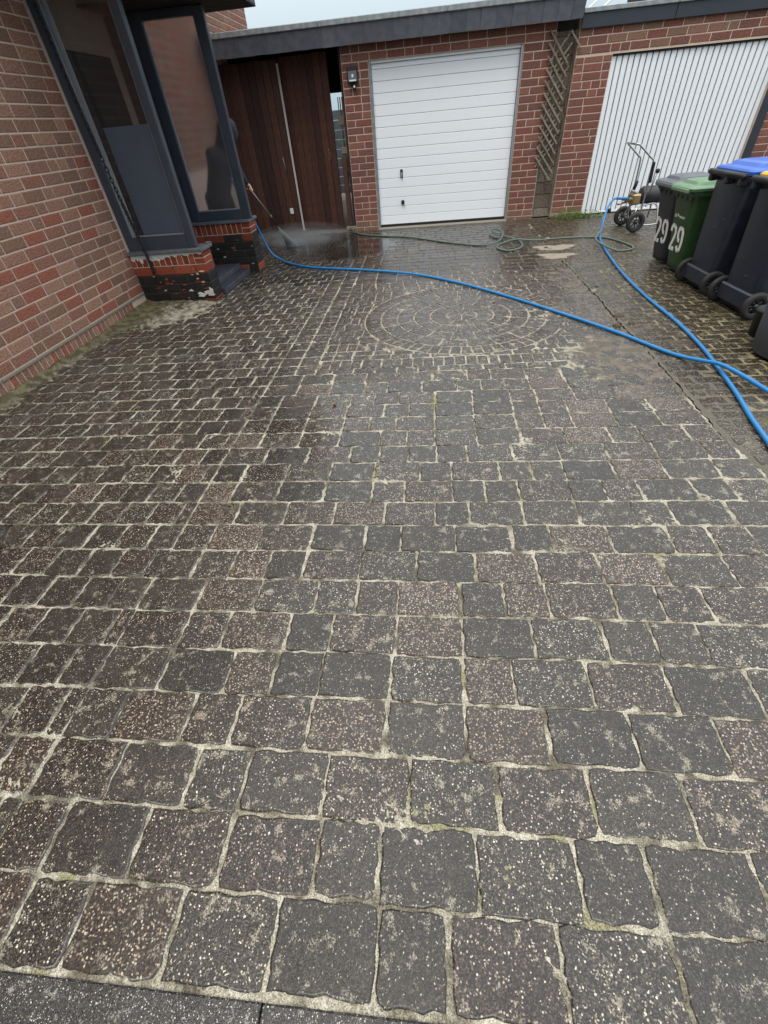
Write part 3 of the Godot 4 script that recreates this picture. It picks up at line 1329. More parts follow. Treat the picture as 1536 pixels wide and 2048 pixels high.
func fascia(t, x0, x1, z, y0, y1, step, slates):
	var x = x0
	var k = 0
	while x < x1 - 0.02:
		var w = min(step * rng.randf_range(0.93, 1.07), x1 - x)
		if x1 - x - w < 0.08:
			w = x1 - x
		var st = begin()
		# each sheet overlaps the next one and hangs a little askew
		var sk = 0.02
		var lo = -0.004 - 0.004 * (k % 2)
		var P = [Vector3(x - 0.012, y0 + rng.randf_range(-0.004, 0.004), z + 0.004), Vector3(x + w, y0 + rng.randf_range(-0.004, 0.004), z + lo), Vector3(x + w + sk, y1, z + lo), Vector3(x - 0.012 + sk, y1, z + 0.004)]
		var mid = (P[0] + P[2]) / 2 - Vector3(0, 0, 0.008)
		quad(st, P[0], P[1], P[2], P[3], mid)
		var B = Vector3(0, 0, -0.012)
		quad(st, P[0] + B, P[1] + B, P[2] + B, P[3] + B, mid)
		for e in 4:
			quad(st, P[e], P[(e + 1) % 4], P[(e + 1) % 4] + B, P[e] + B, mid)
		obj("fascia_sheet", st, slates[rng.randi() % slates.size()], t)
		x += w
		k += 1

func garage_one():
	var t = thing("garage", "flat roofed brick garage with a white sectional door", "garage", Vector3.ZERO)
	var st = begin()
	var f = WZ - 0.0058
	box(st, Vector3(-1.42, -0.02, -10.36), Vector3(-0.972, 2.62, f))
	box(st, Vector3(1.512, -0.02, -10.36), Vector3(1.985, 2.62, f))
	box(st, Vector3(-0.972, 2.325, -10.36), Vector3(1.512, 2.62, f))
	obj("wall", st, M.mortar, t)
	st = begin()
	box(st, Vector3(-1.42, -0.02, -16.0), Vector3(1.985, 2.62, -10.36))
	obj("garage_body", st, M.mortar, t)
	var r := RandomNumberGenerator.new()
	r.seed = 17
	var merged = {}
	var pick = func(_u, y):
		if y < 0.06:
			return "brick_stain%d" % (r.randi() % 2)
		return "brick_red%d" % (r.randi() % 6)
	var o = Vector3(0, 0, WZ)
	courses(t, o, Vector3.RIGHT, Vector3.BACK, -1.42, -0.972, -0.02, 2.323, pick, merged, r, yes, 0.155)
	courses(t, o, Vector3.RIGHT, Vector3.BACK, 1.512, 1.985, -0.02, 2.323, pick, merged, r, yes, 0.165)
	courses(t, o, Vector3.RIGHT, Vector3.BACK, -1.42, 1.985, 2.325, 2.54, pick, merged, r, yes)
	# returns of the pillars towards the gate and the gap
	courses(t, Vector3(-1.42, 0, WZ - 0.03), Vector3.BACK, Vector3.LEFT, -0.3, 0.0, -0.02, 2.5, pick, merged, r, func(_c): return false)
	flush_bricks(t, merged)
	st = begin()
	box(st, Vector3(-3.70, 2.62, -13.0), Vector3(2.30, 2.74, -9.90))
	obj("roof", st, M.dark, t)
	fascia(t, -3.70, 2.31, -9.88, 2.505, 2.73, 0.225, M.slate)
	var x = -3.70
	while x < 2.30:
		var L = min(2.0, 2.315 - x)
		st = begin()
		box(st, Vector3(x + 0.002, 2.725, -9.98), Vector3(x + L - 0.002, 2.795, -9.855), 0.008)
		obj("roof_edge_trim", st, M.zinc, t)
		x += L
	for b in [[-11.2, 2.42], [-12.0, 2.30], [-12.6, 2.10]]:
		st = begin()
		box(st, Vector3(-3.70, b[1], b[0] - 0.06), Vector3(-1.43, 2.615, b[0]), 0.004)
		obj("roof_beam", st, M.dark, t)
	# threshold
	st = begin()
	box(st, Vector3(-0.972, -0.02, -10.25), Vector3(1.512, 0.012, -9.97), 0.006)
	obj("threshold", st, M.concrete, t)
	# door
	var d = thing("garage_door", "white sectional garage door with horizontal panel lines", "garage door", Vector3.ZERO)
	for s in [[-0.972, -0.935], [1.475, 1.512]]:
		st = begin()
		box(st, Vector3(s[0] + 0.002, 0.013, -10.17), Vector3(s[1], 2.323, -10.085), 0.004)
		obj("jamb", st, M.steel if s[0] > 0 else M.zinc, d)
	st = begin()
	box(st, Vector3(-0.935, 2.29, -10.17), Vector3(1.475, 2.323, -10.10), 0.003)
	obj("head_trim", st, M.white_door, d)
	st = begin()
	box(st, Vector3(-0.935, 0.013, -10.19), Vector3(1.475, 0.05, -10.14), 0.003)
	obj("bottom_seal", st, M.rubber_seal, d)
	st = begin()
	box(st, Vector3(-0.935, 0.05, -10.20), Vector3(1.475, 2.32, -10.168))
	obj("backing", st, M.door_back, d)
	var y = 0.052
	for k in 16:
		var h = 0.1447 if k < 15 else 2.288 - y
		st = begin()
		box(st, Vector3(-0.933, y + 0.002, -10.168), Vector3(1.473, y + h - 0.002, -10.142), 0.005)
		obj("panel", st, M.white_door, d)
		y += h
	st = begin()
	box(st, Vector3(-0.515, 0.77, -10.142), Vector3(-0.465, 0.90, -10.128), 0.006)
	var ph = obj("handle_plate", st, M.black, d)
	st = begin()
	box(st, Vector3(-0.505, 0.785, -10.128), Vector3(-0.475, 0.855, -10.10), 0.006)
	obj("handle", st, M.steel, ph)
	st = begin()
	box(st, Vector3(-0.512, 0.365, -10.142), Vector3(-0.452, 0.435, -10.10), 0.012)
	obj("kick_knob", st, M.black, d)
	# lamp
	var l = thing("floodlight", "small black wall floodlight with motion sensor on the brick pillar", "lamp", Vector3(-1.235, 2.08, WZ))
	st = begin()
	box(st, Vector3(-0.095, 0.0, 0.03), Vector3(0.085, 0.20, 0.075), 0.012)
	obj("housing", st, M.black, l)
	st = begin()
	box(st, Vector3(-0.075, 0.022, 0.075), Vector3(0.065, 0.145, 0.08))
	obj("reflector", st, M.door_back, l)
	st = begin()
	box(st, Vector3(-0.018, 0.07, 0.08), Vector3(0.012, 0.105, 0.084), 0.001)
	obj("chip", st, M.plastic_white, l)
	st = begin()
	box(st, Vector3(-0.062, 0.024, 0.08), Vector3(0.052, 0.042, 0.083), 0.001)
	obj("lower_reflector", st, M.plastic_white, l)
	st = begin()
	box(st, Vector3(-0.05, -0.02, 0.0), Vector3(0.04, 0.10, 0.03), 0.004)
	obj("bracket", st, M.black, l)
	st = begin(true)
	lathe(st, [Vector2(0, -0.035), Vector2(0.026, -0.03), Vector2(0.034, 0.0), Vector2(0.026, 0.03), Vector2(0, 0.035)], 12, Transform3D(Basis.IDENTITY, Vector3(0.012, -0.045, 0.05)))
	var sn = obj("sensor", st, M.black, l)
	st = begin(true)
	lathe(st, [Vector2(0.016, 0.0), Vector2(0.012, 0.01), Vector2(0, 0.014)], 10, Transform3D(Basis(Vector3.RIGHT, PI / 2), Vector3(0.012, -0.045, 0.078)))
	obj("lens", st, M.plastic_white, sn)

func garage_two():
	var t = thing("garage", "lower brick garage with a white vertically ribbed door", "garage", Vector3.ZERO)
	var f = WZ - 0.0058
	var st = begin()
	box(st, Vector3(2.335, -0.02, -10.36), Vector3(2.90, 2.56, f))
	box(st, Vector3(5.42, -0.02, -10.36), Vector3(7.2, 2.56, f))
	box(st, Vector3(2.90, 2.106, -10.36), Vector3(5.42, 2.56, f))
	obj("wall", st, M.mortar, t)
	st = begin()
	box(st, Vector3(2.335, -0.02, -16.0), Vector3(7.2, 2.56, -10.36))
	obj("garage_body", st, M.mortar, t)
	var r := RandomNumberGenerator.new()
	r.seed = 29
	var merged = {}
	var pick = func(u, y):
		if (y > 2.0 and u < 4.6 and r.randf() < 0.3) or (y < 0.1):
			return "brick_stain%d" % (r.randi() % 2)
		return "brick_red%d" % (r.randi() % 6)
	var vis = func(c): return seen(c, 8.0)
	var o = Vector3(0, 0, WZ)
	courses(t, o, Vector3.RIGHT, Vector3.BACK, 2.335, 2.90, -0.02, 2.106, pick, merged, r, vis)
	courses(t, o, Vector3.RIGHT, Vector3.BACK, 5.55, 7.2, -0.02, 2.106, pick, merged, r, vis)
	courses(t, o, Vector3.RIGHT, Vector3.BACK, 2.335, 7.2, 2.115, 2.41, pick, merged, r, vis)
	flush_bricks(t, merged)
	st = begin()
	box(st, Vector3(2.335, 2.56, -16.0), Vector3(7.25, 2.60, -9.99))
	obj("roof", st, M.dark, t)
	var x = 2.335
	for L in [1.35, 1.6, 1.95]:
		st = begin()
		box(st, Vector3(x + 0.003, 2.405, -10.045), Vector3(x + L - 0.003, 2.56, -10.0), 0.004)
		obj("fascia_sheet", st, M.navy, t)
		st = begin()
		box(st, Vector3(x + 0.003, 2.561, -10.06), Vector3(x + L - 0.003, 2.615, -9.975), 0.006)
		obj("roof_edge_trim", st, M.zinc, t)
		x += L
	st = begin()
	box(st, Vector3(5.425, 0.0, -10.12), Vector3(5.55, 2.106, -10.02), 0.004)
	obj("side_post", st, M.navy, t)
	var d = thing("garage_door", "white up and over garage door with vertical ribs", "garage door", Vector3.ZERO)
	st = begin()
	box(st, Vector3(2.90, 2.085, -10.14), Vector3(5.42, 2.106, -10.07), 0.002)
	obj("head_frame", st, M.rubber_seal, d)
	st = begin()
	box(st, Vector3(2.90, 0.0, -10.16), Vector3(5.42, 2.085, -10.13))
	obj("backing", st, M.door_back, d)  # dark grey stands in for the shade deep in the grooves
	st = begin()
	box(st, Vector3(2.905, 0.015, -10.13), Vector3(5.415, 0.045, -10.09), 0.003)
	obj("bottom_rail", st, M.white_rib, d)
	x = 2.905
	while x < 5.40:
		st = begin()
		var w = min(0.0735, 5.415 - x)
		box(st, Vector3(x, 0.046, -10.13), Vector3(x + w, 2.084, -10.098), 0.006)
		obj("rib", st, M.white_rib, d)
		x += 0.0905
	# the gap between the garages: weathered boards
	var g = thing("board_panel", "weathered grey boards closing the gap between the two garages", "wooden panel", Vector3.ZERO)
	var y = 0.0
	var k = 0
	while y < 2.4:
		var h = rng.randf_range(0.17, 0.24)
		if y == 0.0:
			h = 0.14
		h = min(h, 2.42 - y)
		st = begin()
		box(st, Vector3(1.99, y + 0.004, -10.20 - 0.006 * (k % 2)), Vector3(2.33, y + h - 0.003, -10.17 - 0.006 * (k % 2)), 0.004)
		obj("board", st, M["old_wood%d" % (rng.randi() % 3)], g)
		y += h
		k += 1
	for s in [1.992, 2.30]:
		st = begin()
		box(st, Vector3(s, 0.13, -10.164), Vector3(s + 0.03, 2.42, -10.13), 0.004)
		obj("batten", st, M.old_wood1, g)
	st = begin()
	box(st, Vector3(1.99, 2.424, -10.4), Vector3(2.33, 2.60, -10.18))
	obj("head_board", st, M.dark, g)
	trellis()
	# things on and beyond the roof at the right
	var w = thing("roof_frame", "white slatted frame lying on the lower garage roof", "frame", Vector3(2.62, 2.60, -10.9))
	for e in [[Vector3(-0.3, 0.04, 0.0), Vector3(0.45, 0.52, -0.5)], [Vector3(-0.1, 0.04, 0.05), Vector3(0.65, 0.5, -0.5)], [Vector3(0.12, 0.03, 0.1), Vector3(0.75, 0.42, -0.4)], [Vector3(-0.2, 0.03, 0.1), Vector3(0.4, 0.03, 0.14)], [Vector3(0.0, 0.25, -0.2), Vector3(0.6, 0.2, -0.15)]]:
		st = begin()
		bar(st, e[0], e[1], 0.035, 0.02)
		obj("slat", st, M.plastic_white, w)
	for i in 5:
		var p = thing("timber_log", "brown timber offcut stored on the lower garage roof", "timber", Vector3(3.35 + i * 0.28, 2.60, -10.55 - 0.1 * (i % 2)), rng.randf_range(-0.5, 0.5), "timber on the garage roof")
		st = begin()
		box(st, Vector3(-0.12, 0.0, -0.3), Vector3(0.12, rng.randf_range(0.1, 0.22), 0.3), 0.02)
		obj("log", st, M["gate%d" % (i % 4)], p)
		st = begin()
		box(st, Vector3(-0.13, 0.02, -0.2), Vector3(0.13, 0.05, -0.16), 0.002)
		obj("strap", st, M.dark, p)
	# parapet of the building beyond
	var fb = thing("far_building", "brick parapet of a building rising behind the garage roof", "building", Vector3.ZERO)
	st = begin()
	box(st, Vector3(-0.9, 0.0, -18.0), Vector3(6.0, 3.29, -17.01))
	obj("wall", st, M.mortar, fb)
	merged = {}
	courses(fb, Vector3(0, 0, -17.0), Vector3.RIGHT, Vector3.BACK, -0.9, 3.5, 2.6, 3.28, func(_u, _y): return "brick_red%d" % (r.randi() % 6), merged, r, func(_c): return false)
	flush_bricks(fb, merged)
	st = begin()
	for q in 9:
		box(st, Vector3(-0.9 + q * 0.5, 3.29, -17.3), Vector3(-0.9 + q * 0.5 + 0.45, 3.36 + 0.05 * min(q, 2), -16.97), 0.01)
	obj("coping", st, M.brick_red1, fb)

func trellis():
	var t = thing("trellis", "diagonal wooden lattice trellis fixed across the gap between garages", "trellis", Vector3.ZERO)
	var ang = 0.86
	var dirs = Vector3(cos(ang), -sin(ang), 0)
	# long slats falling to the right, in front
	for k in 12:
		var a = Vector3(1.885 + 0.002 * k, 2.43 - k * 0.137, -10.012)
		var L = 0.52
		if k == 11:
			L = 0.46
		var b = a + dirs * L
		var st = begin()
		bar(st, a, b, 0.026, 0.02, Vector3(0, 0, 1), 0.003)
		obj("slat", st, M["old_wood%d" % (rng.randi() % 2)], t)
	# crossing slats behind them
	var d2 = Vector3(cos(ang), sin(ang), 0)
	for k in 11:
		var a = Vector3(1.92 + 0.03 * (k % 2), 2.06 - k * 0.128, -10.034)
		var L = 0.46
		if a.y + d2.y * L > 2.42:
			L = (2.42 - a.y) / d2.y
		if L > 0.1:
			var st = begin()
			bar(st, a, a + d2 * L, 0.023, 0.018, Vector3(0, 0, 1), 0.003)
			obj("slat", st, M["old_wood%d" % (rng.randi() % 2)], t)
	var st0 = begin()
	bar(st0, Vector3(2.20, 2.40, -10.012), Vector3(2.37, 2.22, -10.012), 0.026, 0.02, Vector3(0, 0, 1), 0.003)
	obj("slat", st0, M.old_wood0, t)
	# bare climber
	var v = thing("climbing_plant", "bare brown climber stems tangled through the trellis", "plant", Vector3(2.2, 0.0, -10.1))
	for k in 5:
		var pts = []
		var x = rng.randf_range(-0.10, 0.08)
		var y = rng.randf_range(0.25, 0.7)
		while y < rng.randf_range(2.1, 2.4):
			pts.append(Vector3(x, y, rng.randf_range(-0.03, 0.03)))
			x = clamp(x + rng.randf_range(-0.08, 0.085), -0.19, 0.14)
			y += rng.randf_range(0.07, 0.15)
		if pts.size() > 3:
			var st = begin(true)
			tube(st, smooth_path(pts, 0.04), 0.006 + 0.004 * rng.randf(), 5)
			obj("stem", st, M.twig, v)
	var st2 = begin(true)
	for k in 38:
		var p = Vector3(rng.randf_range(-0.2, 0.17), rng.randf_range(0.55, 2.35), rng.randf_range(0.0, 0.05))
		var q = p + Vector3(rng.randf_range(-0.07, 0.09), rng.randf_range(-0.06, 0.08), rng.randf_range(-0.02, 0.03))
		tube(st2, [p, (p + q) / 2 + Vector3(0, 0.012, 0.01), q], 0.0028, 4)
	obj("twigs", st2, M.twig, v)
	var st3 = begin(true)
	tube(st3, [Vector3(-0.05, 0.50, 0.0), Vector3(0.05, 0.53, 0.05), Vector3(0.14, 0.55, 0.06)], 0.006, 5)
	obj("stem", st3, M.twig, v)

func gate_leaf(called, label, at, turn, width, height, n):
	var t = thing(called, label, "gate", at, turn, "leaves of the wooden gate")
	var w = width / n
	for k in n:
		var st = begin()
		var dz = 0.006 * (k % 2)
		box(st, Vector3(k * w + 0.003, 0.05, -0.03 + dz), Vector3((k + 1) * w - 0.003, height - rng.randf_range(0, 0.012), dz), 0.006)
		obj("board", st, M["gate%d" % (rng.randi() % 4)], t)
	var bk = begin()
	box(bk, Vector3(0.004, 0.055, -0.0305), Vector3(width - 0.004, height - 0.02, -0.0265))
	obj("backing_sheet", bk, M.gate3, t)
	for y in [0.3, height - 0.35]:
		var st = begin()
		box(st, Vector3(0.02, y, -0.07), Vector3(width - 0.02, y + 0.12, -0.031), 0.004)
		obj("ledge", st, M.gate3, t)
	return t

func gate():
	var a = gate_leaf("gate_leaf", "closed dark brown board gate leaf with a thin light handle", Vector3(-3.70, 0, -10.45), 0.0, 1.10, 2.50, 8)
	var st = begin(true)
	tube(st, [Vector3(0.93, 1.21, 0.01), Vector3(0.935, 1.20, 0.035), Vector3(0.95, 1.0, 0.035), Vector3(0.955, 0.985, 0.01)], 0.006, 6)
	obj("handle", st, M.steel, a)
	st = begin()
	box(st, Vector3(0.885, 0.31, 0.006), Vector3(0.955, 0.405, 0.03), 0.006)
	obj("lock_box", st, M.plastic_white, a)
	var b = gate_leaf("gate_leaf", "brown board gate leaf with ring handle standing slightly open", Vector3(-2.604, 0, -10.505), -0.19, 0.915, 2.52, 7)
	st = begin(true)
	var ring = []
	for k in 14:
		ring.append(Vector3(0.775 + 0.02 * cos(TAU * k / 14), 1.17 + 0.06 * sin(TAU * k / 14), 0.022))
	tube(st, ring, 0.0045, 5, true)
	obj("ring_handle", st, M.brass, b)
	st = begin(true)
	lathe(st, [Vector2(0.018, 0), Vector2(0.016, 0.012), Vector2(0, 0.018)], 10, Transform3D(Basis(Vector3.RIGHT, PI / 2), Vector3(0.765, 1.255, 0.006)))
	obj("knob", st, M.brass, b)
	var s = thing("gate_stop", "pale aluminium strip standing between the two gate leaves", "strip", Vector3(-2.585, 0, -10.425))
	st = begin()
	box(st, Vector3(-0.018, 0.03, -0.01), Vector3(0.016, 2.44, 0.012), 0.003)
	obj("strip", st, M.pale_metal, s)
	st = begin()
	box(st, Vector3(-0.03, 0.0, -0.02), Vector3(0.03, 0.03, 0.02), 0.003)
	obj("foot", st, M.zinc, s)
	# post and trim beside the pillar
	var p = thing("gate_post", "brown wooden gate post against the brick garage pillar", "post", Vector3(-1.50, 0, -10.22))
	st = begin()
	box(st, Vector3(-0.10, 0.03, -0.05), Vector3(-0.01, 1.15, 0.03), 0.006)
	obj("lower_board", st, M.gate2, p)
	st = begin()
	box(st, Vector3(0.02, 0.0, -0.05), Vector3(0.066, 2.52, 0.04), 0.004)
	obj("post", st, M.gate1, p)
	st = begin()
	box(st, Vector3(-0.14, 0.0, -0.07), Vector3(0.07, 0.06, 0.06), 0.006)
	obj("footing", st, M.concrete, p)
	# pipes behind the gap
	var q = thing("pipe_bundle", "copper coloured pipes with white junction boxes behind the gate post", "pipes", Vector3(-1.56, 0, -10.42))
	for k in 3:
		st = begin(true)
		tube(st, [Vector3(-0.03 + 0.035 * k, 0.9, 0), Vector3(-0.03 + 0.035 * k, 1.95, 0)], 0.009, 6)
		obj("pipe", st, M.gate2 if k == 1 else M.concrete, q)
	for e in [[0.82, 0.12], [1.18, 0.10], [1.58, 0.13]]:
		st = begin()
		box(st, Vector3(-0.06, e[0], -0.02), Vector3(0.06, e[0] + e[1], 0.03), 0.006)
		obj("junction_box", st, M.concrete if e[0] > 0.9 else M.cap, q)
	# garden fence seen through the gap
	var fe = thing("garden_fence", "slate blue board fence in the garden seen past the gate", "fence", Vector3(0, 0, -15.5))
	for k in 9:
		st = begin()
		box(st, Vector3(-5.5, 0.1 + k * 0.2, -0.02), Vector3(-1.45, 0.29 + k * 0.2, 0.0), 0.004)
		obj("board", st, M.fence_blue, fe)
	for k in 4:
		st = begin()
		box(st, Vector3(-5.4 + k * 1.25, 0.0, -0.1), Vector3(-5.3 + k * 1.25, 1.95, -0.021), 0.004)
		obj("post", st, M.fence_blue, fe)

# ---------------------------------------------------------------- bins, tools, hoses
func wheel(called, r, w, parent, at, axis = Vector3.BACK):
	# tyre about z with a spoked rim
	var b = Basis(Vector3.RIGHT, PI / 2)
	if axis == Vector3.RIGHT:
		b = Basis(Vector3.BACK, PI / 2)
	var st = begin(true)
	var xf = Transform3D(b, at)
	lathe(st, [Vector2(r * 0.62, -w * 0.42), Vector2(r * 0.78, -w * 0.5), Vector2(r * 0.93, -w * 0.42), Vector2(r, -w * 0.18), Vector2(r, w * 0.18), Vector2(r * 0.93, w * 0.42), Vector2(r * 0.78, w * 0.5), Vector2(r * 0.62, w * 0.42)], 28, xf)
	var t = obj(called, st, M.tyre, parent)
	st = begin(true)
	lathe(st, [Vector2(r * 0.63, -w * 0.36), Vector2(r * 0.63, w * 0.36), Vector2(r * 0.55, w * 0.30), Vector2(r * 0.55, -w * 0.30), Vector2(r * 0.63, -w * 0.36)], 24, xf)
	lathe(st, [Vector2(0, -w * 0.45), Vector2(r * 0.18, -w * 0.45), Vector2(r * 0.18, w * 0.45), Vector2(0, w * 0.45)], 12, xf)
	for k in 8:
		var a = TAU * k / 8
		var d = b * Vector3(cos(a), 0, sin(a))
		bar(st, at + d * r * 0.15, at + d * r * 0.57, r * 0.07, w * 0.35, b * Vector3.UP)
	obj("rim", st, M.bin_black, t)
	return t

func wheelie_bin(label, at, turn, W, D, H, body_m, lid_m, group):
	# front towards -x, hinge and wheels towards +x
	var t = thing("wheelie_bin", label, "bin", at, turn, group)
	var sec = []
	for e in [[0.03, 0.0], [0.10, 0.07], [0.5, 0.52], [0.93, 0.94], [1.0, 1.0]]:
		var y = 0.03 + (H - 0.03) * e[1]
		var q = 1.0 - e[1]
		sec.append(round_rect(-D / 2 + 0.17 * q * D / 0.7, D / 2 - 0.03 * q, -W / 2 + 0.07 * q, W / 2 - 0.07 * q, y, 0.055))
	var st = begin(true)
	loft(st, sec)
	obj("body", st, body_m, t)
	# rim band and ribs under it
	st = begin()
	loft(st, [round_rect(-D / 2 - 0.015, D / 2 + 0.012, -W / 2 - 0.016, W / 2 + 0.016, H - 0.045, 0.05), round_rect(-D / 2 - 0.022, D / 2 + 0.016, -W / 2 - 0.022, W / 2 + 0.022, H - 0.02, 0.05), round_rect(-D / 2 - 0.022, D / 2 + 0.016, -W / 2 - 0.022, W / 2 + 0.022, H + 0.004, 0.05)])
	var rim = obj("rim_band", st, body_m, t)
	for k in 4:
		st = begin()
		var z = -W / 2 + W * (k + 0.5) / 4.0
		var p = [Vector3(-D / 2 - 0.006, H - 0.045, z - 0.04), Vector3(-D / 2 - 0.006, H - 0.045, z + 0.04), Vector3(-D / 2 + 0.02, H - 0.11, z), Vector3(-D / 2 + 0.06, H - 0.045, z)]
		var mid = (p[0] + p[1] + p[2] + p[3]) / 4
		tri(st, p[0], p[1], p[2], mid); tri(st, p[0], p[2], p[3], mid); tri(st, p[1], p[2], p[3], mid); tri(st, p[0], p[1], p[3], mid)
		obj("gusset", st, body_m, rim)
	# lid
	st = begin()
	var x0 = -D / 2 - 0.05
	var x1 = D / 2 + 0.02
	var zl = W / 2 + 0.03
	loft(st, [round_rect(x0, x1, -zl, zl, H + 0.006, 0.05), round_rect(x0 - 0.008, x1, -zl - 0.006, zl + 0.006, H + 0.03, 0.05), round_rect(x0 + 0.012, x1 - 0.01, -zl + 0.016, zl - 0.016, H + 0.044, 0.05), round_rect(x0 + 0.07, x1 - 0.09, -zl + 0.055, zl - 0.055, H + 0.052, 0.05), round_rect(x0 + 0.09, x1 - 0.11, -zl + 0.075, zl - 0.075, H + 0.078, 0.06), round_rect(x0 + 0.16, x1 - 0.16, -zl + 0.13, zl - 0.13, H + 0.088, 0.05)])
	var lid = obj("lid", st, lid_m, t)
	st = begin()
	box(st, Vector3(x0 - 0.02, H - 0.012, -zl * 0.8), Vector3(x0 + 0.01, H + 0.026, zl * 0.8), 0.008)
	obj("lip", st, lid_m, lid)
	# hinge bar with two grips
	st = begin(true)
	tube(st, [Vector3(D / 2 + 0.055, H + 0.0, -W / 2 - 0.01), Vector3(D / 2 + 0.055, H + 0.0, W / 2 + 0.01)], 0.024, 12)
	var hb = obj("handle_bar", st, M.black, t)
	for z in [-W / 2 + 0.03, -0.03, W / 2 - 0.03]:
		st = begin()
		box(st, Vector3(D / 2 - 0.01, H - 0.075, z - 0.028), Vector3(D / 2 + 0.07, H + 0.02, z + 0.028), 0.014)
		obj("lug", st, body_m, hb)
	# scuffs
	for k in 3:
		st = begin()
		var sy = rng.randf_range(0.3, 0.75) * H
		var sz = rng.randf_range(-W * 0.3, W * 0.3)
		var sl = rng.randf_range(0.02, 0.05)
		var bx = D / 2 - 0.03 * (1.0 - (sy - 0.03) / (H - 0.03)) + 0.0006
		box(st, Vector3(bx - 0.001, sy, sz), Vector3(bx + 0.0006, sy + 0.004, sz + sl), 0.0, Transform3D(Basis(Vector3.RIGHT, 0.0), Vector3.ZERO))
		obj("scuff", st, M.lid_grey, t)
	# axle housing and wheels
	st = begin()
	box(st, Vector3(D / 2 - 0.16, 0.06, -W / 2 + 0.06), Vector3(D / 2 + 0.005, 0.20, W / 2 - 0.06), 0.012)
	obj("axle_housing", st, body_m, t)
	for s in [-1, 1]:
		wheel("wheel", 0.115, 0.05, t, Vector3(D / 2 - 0.05, 0.115, s * (W / 2 - 0.01)))
	return t

func number_on(t, D, H, W, mirror_z, big):
	# house number sprayed on the front, which leans
	var lean = 0.17 * D / 0.7 / H
	var up = Vector3(-lean, 1, 0).normalized()
	var out = Vector3(-1, -lean, 0).normalized()
	var right = up.cross(out)
	var y = 0.43 * H
	var x = -D / 2 + 0.17 * D / 0.7 * (1.0 - (y - 0.03) / (H - 0.03))
	# stencilled strokes, each a flat band of paint
	var two = [[[-0.9, 0.45], [-0.85, 0.8], [-0.45, 1.0], [-0.05, 0.98]], [[0.12, 0.95], [0.62, 0.8], [0.72, 0.4], [0.5, 0.05], [0.0, -0.45], [-0.5, -0.8]], [[-0.85, -0.98], [-0.1, -0.98]], [[0.12, -0.98], [0.85, -0.98]]]
	var nine = [[[-0.08, 0.98], [-0.55, 0.9], [-0.8, 0.55], [-0.75, 0.15], [-0.45, -0.08], [-0.1, -0.1]], [[0.1, 0.98], [0.5, 0.9], [0.75, 0.55], [0.78, 0.1], [0.7, -0.35], [0.45, -0.75], [0.12, -0.95]], [[-0.1, -0.98], [-0.5, -0.9], [-0.75, -0.6]]]
	var face = Transform3D(Basis(right, out, -up), Vector3(x, y, 0.0) + out * 0.0005)
	for dg in [[two, -0.085], [nine, 0.085]]:
		var st = begin()
		for strokes in dg[0]:
			var A = []
			var B = []
			for i in strokes.size():
				var p = Vector2(strokes[i][0] * 0.066 + dg[1], -strokes[i][1] * 0.116)
				var i0 = max(i - 1, 0)
				var i1 = min(i + 1, strokes.size() - 1)
				var d = Vector2((strokes[i1][0] - strokes[i0][0]) * 0.066, -(strokes[i1][1] - strokes[i0][1]) * 0.116).normalized()
				var nn = Vector2(-d.y, d.x) * (0.0205 + rng.randf_range(-0.0015, 0.0015))
				A.append(p + nn)
				B.append(p - nn)
			B.reverse()
			prism(st, A + B, -0.002, 0.0022, face)
		var o = obj("number_marking", st, M.stencil, t)
		o.set_meta("label", "white sprayed digit %s" % ("2" if dg[1] < 0 else "9"))
	if big:
		# short line of script above it
		var st = begin(true)
		var pts = []
		for k in 40:
			var u = k / 39.0
			pts.append(Vector3(x, y, 0) + up * (0.21 + 0.010 * sin(u * 40.0) + (0.028 * exp(-pow((u - 0.25) / 0.05, 2)))) + right * (-0.11 + 0.22 * u) - out * (lean * 0.0) + out * 0.002)
		tube(st, pts, 0.0032, 4)
		var loop = []
		for k in 10:
			loop.append(Vector3(x, y, 0) + up * (0.212 + 0.014 * sin(k * 0.6)) + right * (-0.115 + 0.016 * cos(k * 0.6)) + out * 0.002)
		tube(st, loop, 0.0032, 4)
		obj("script_marking", st, M.stencil, t)

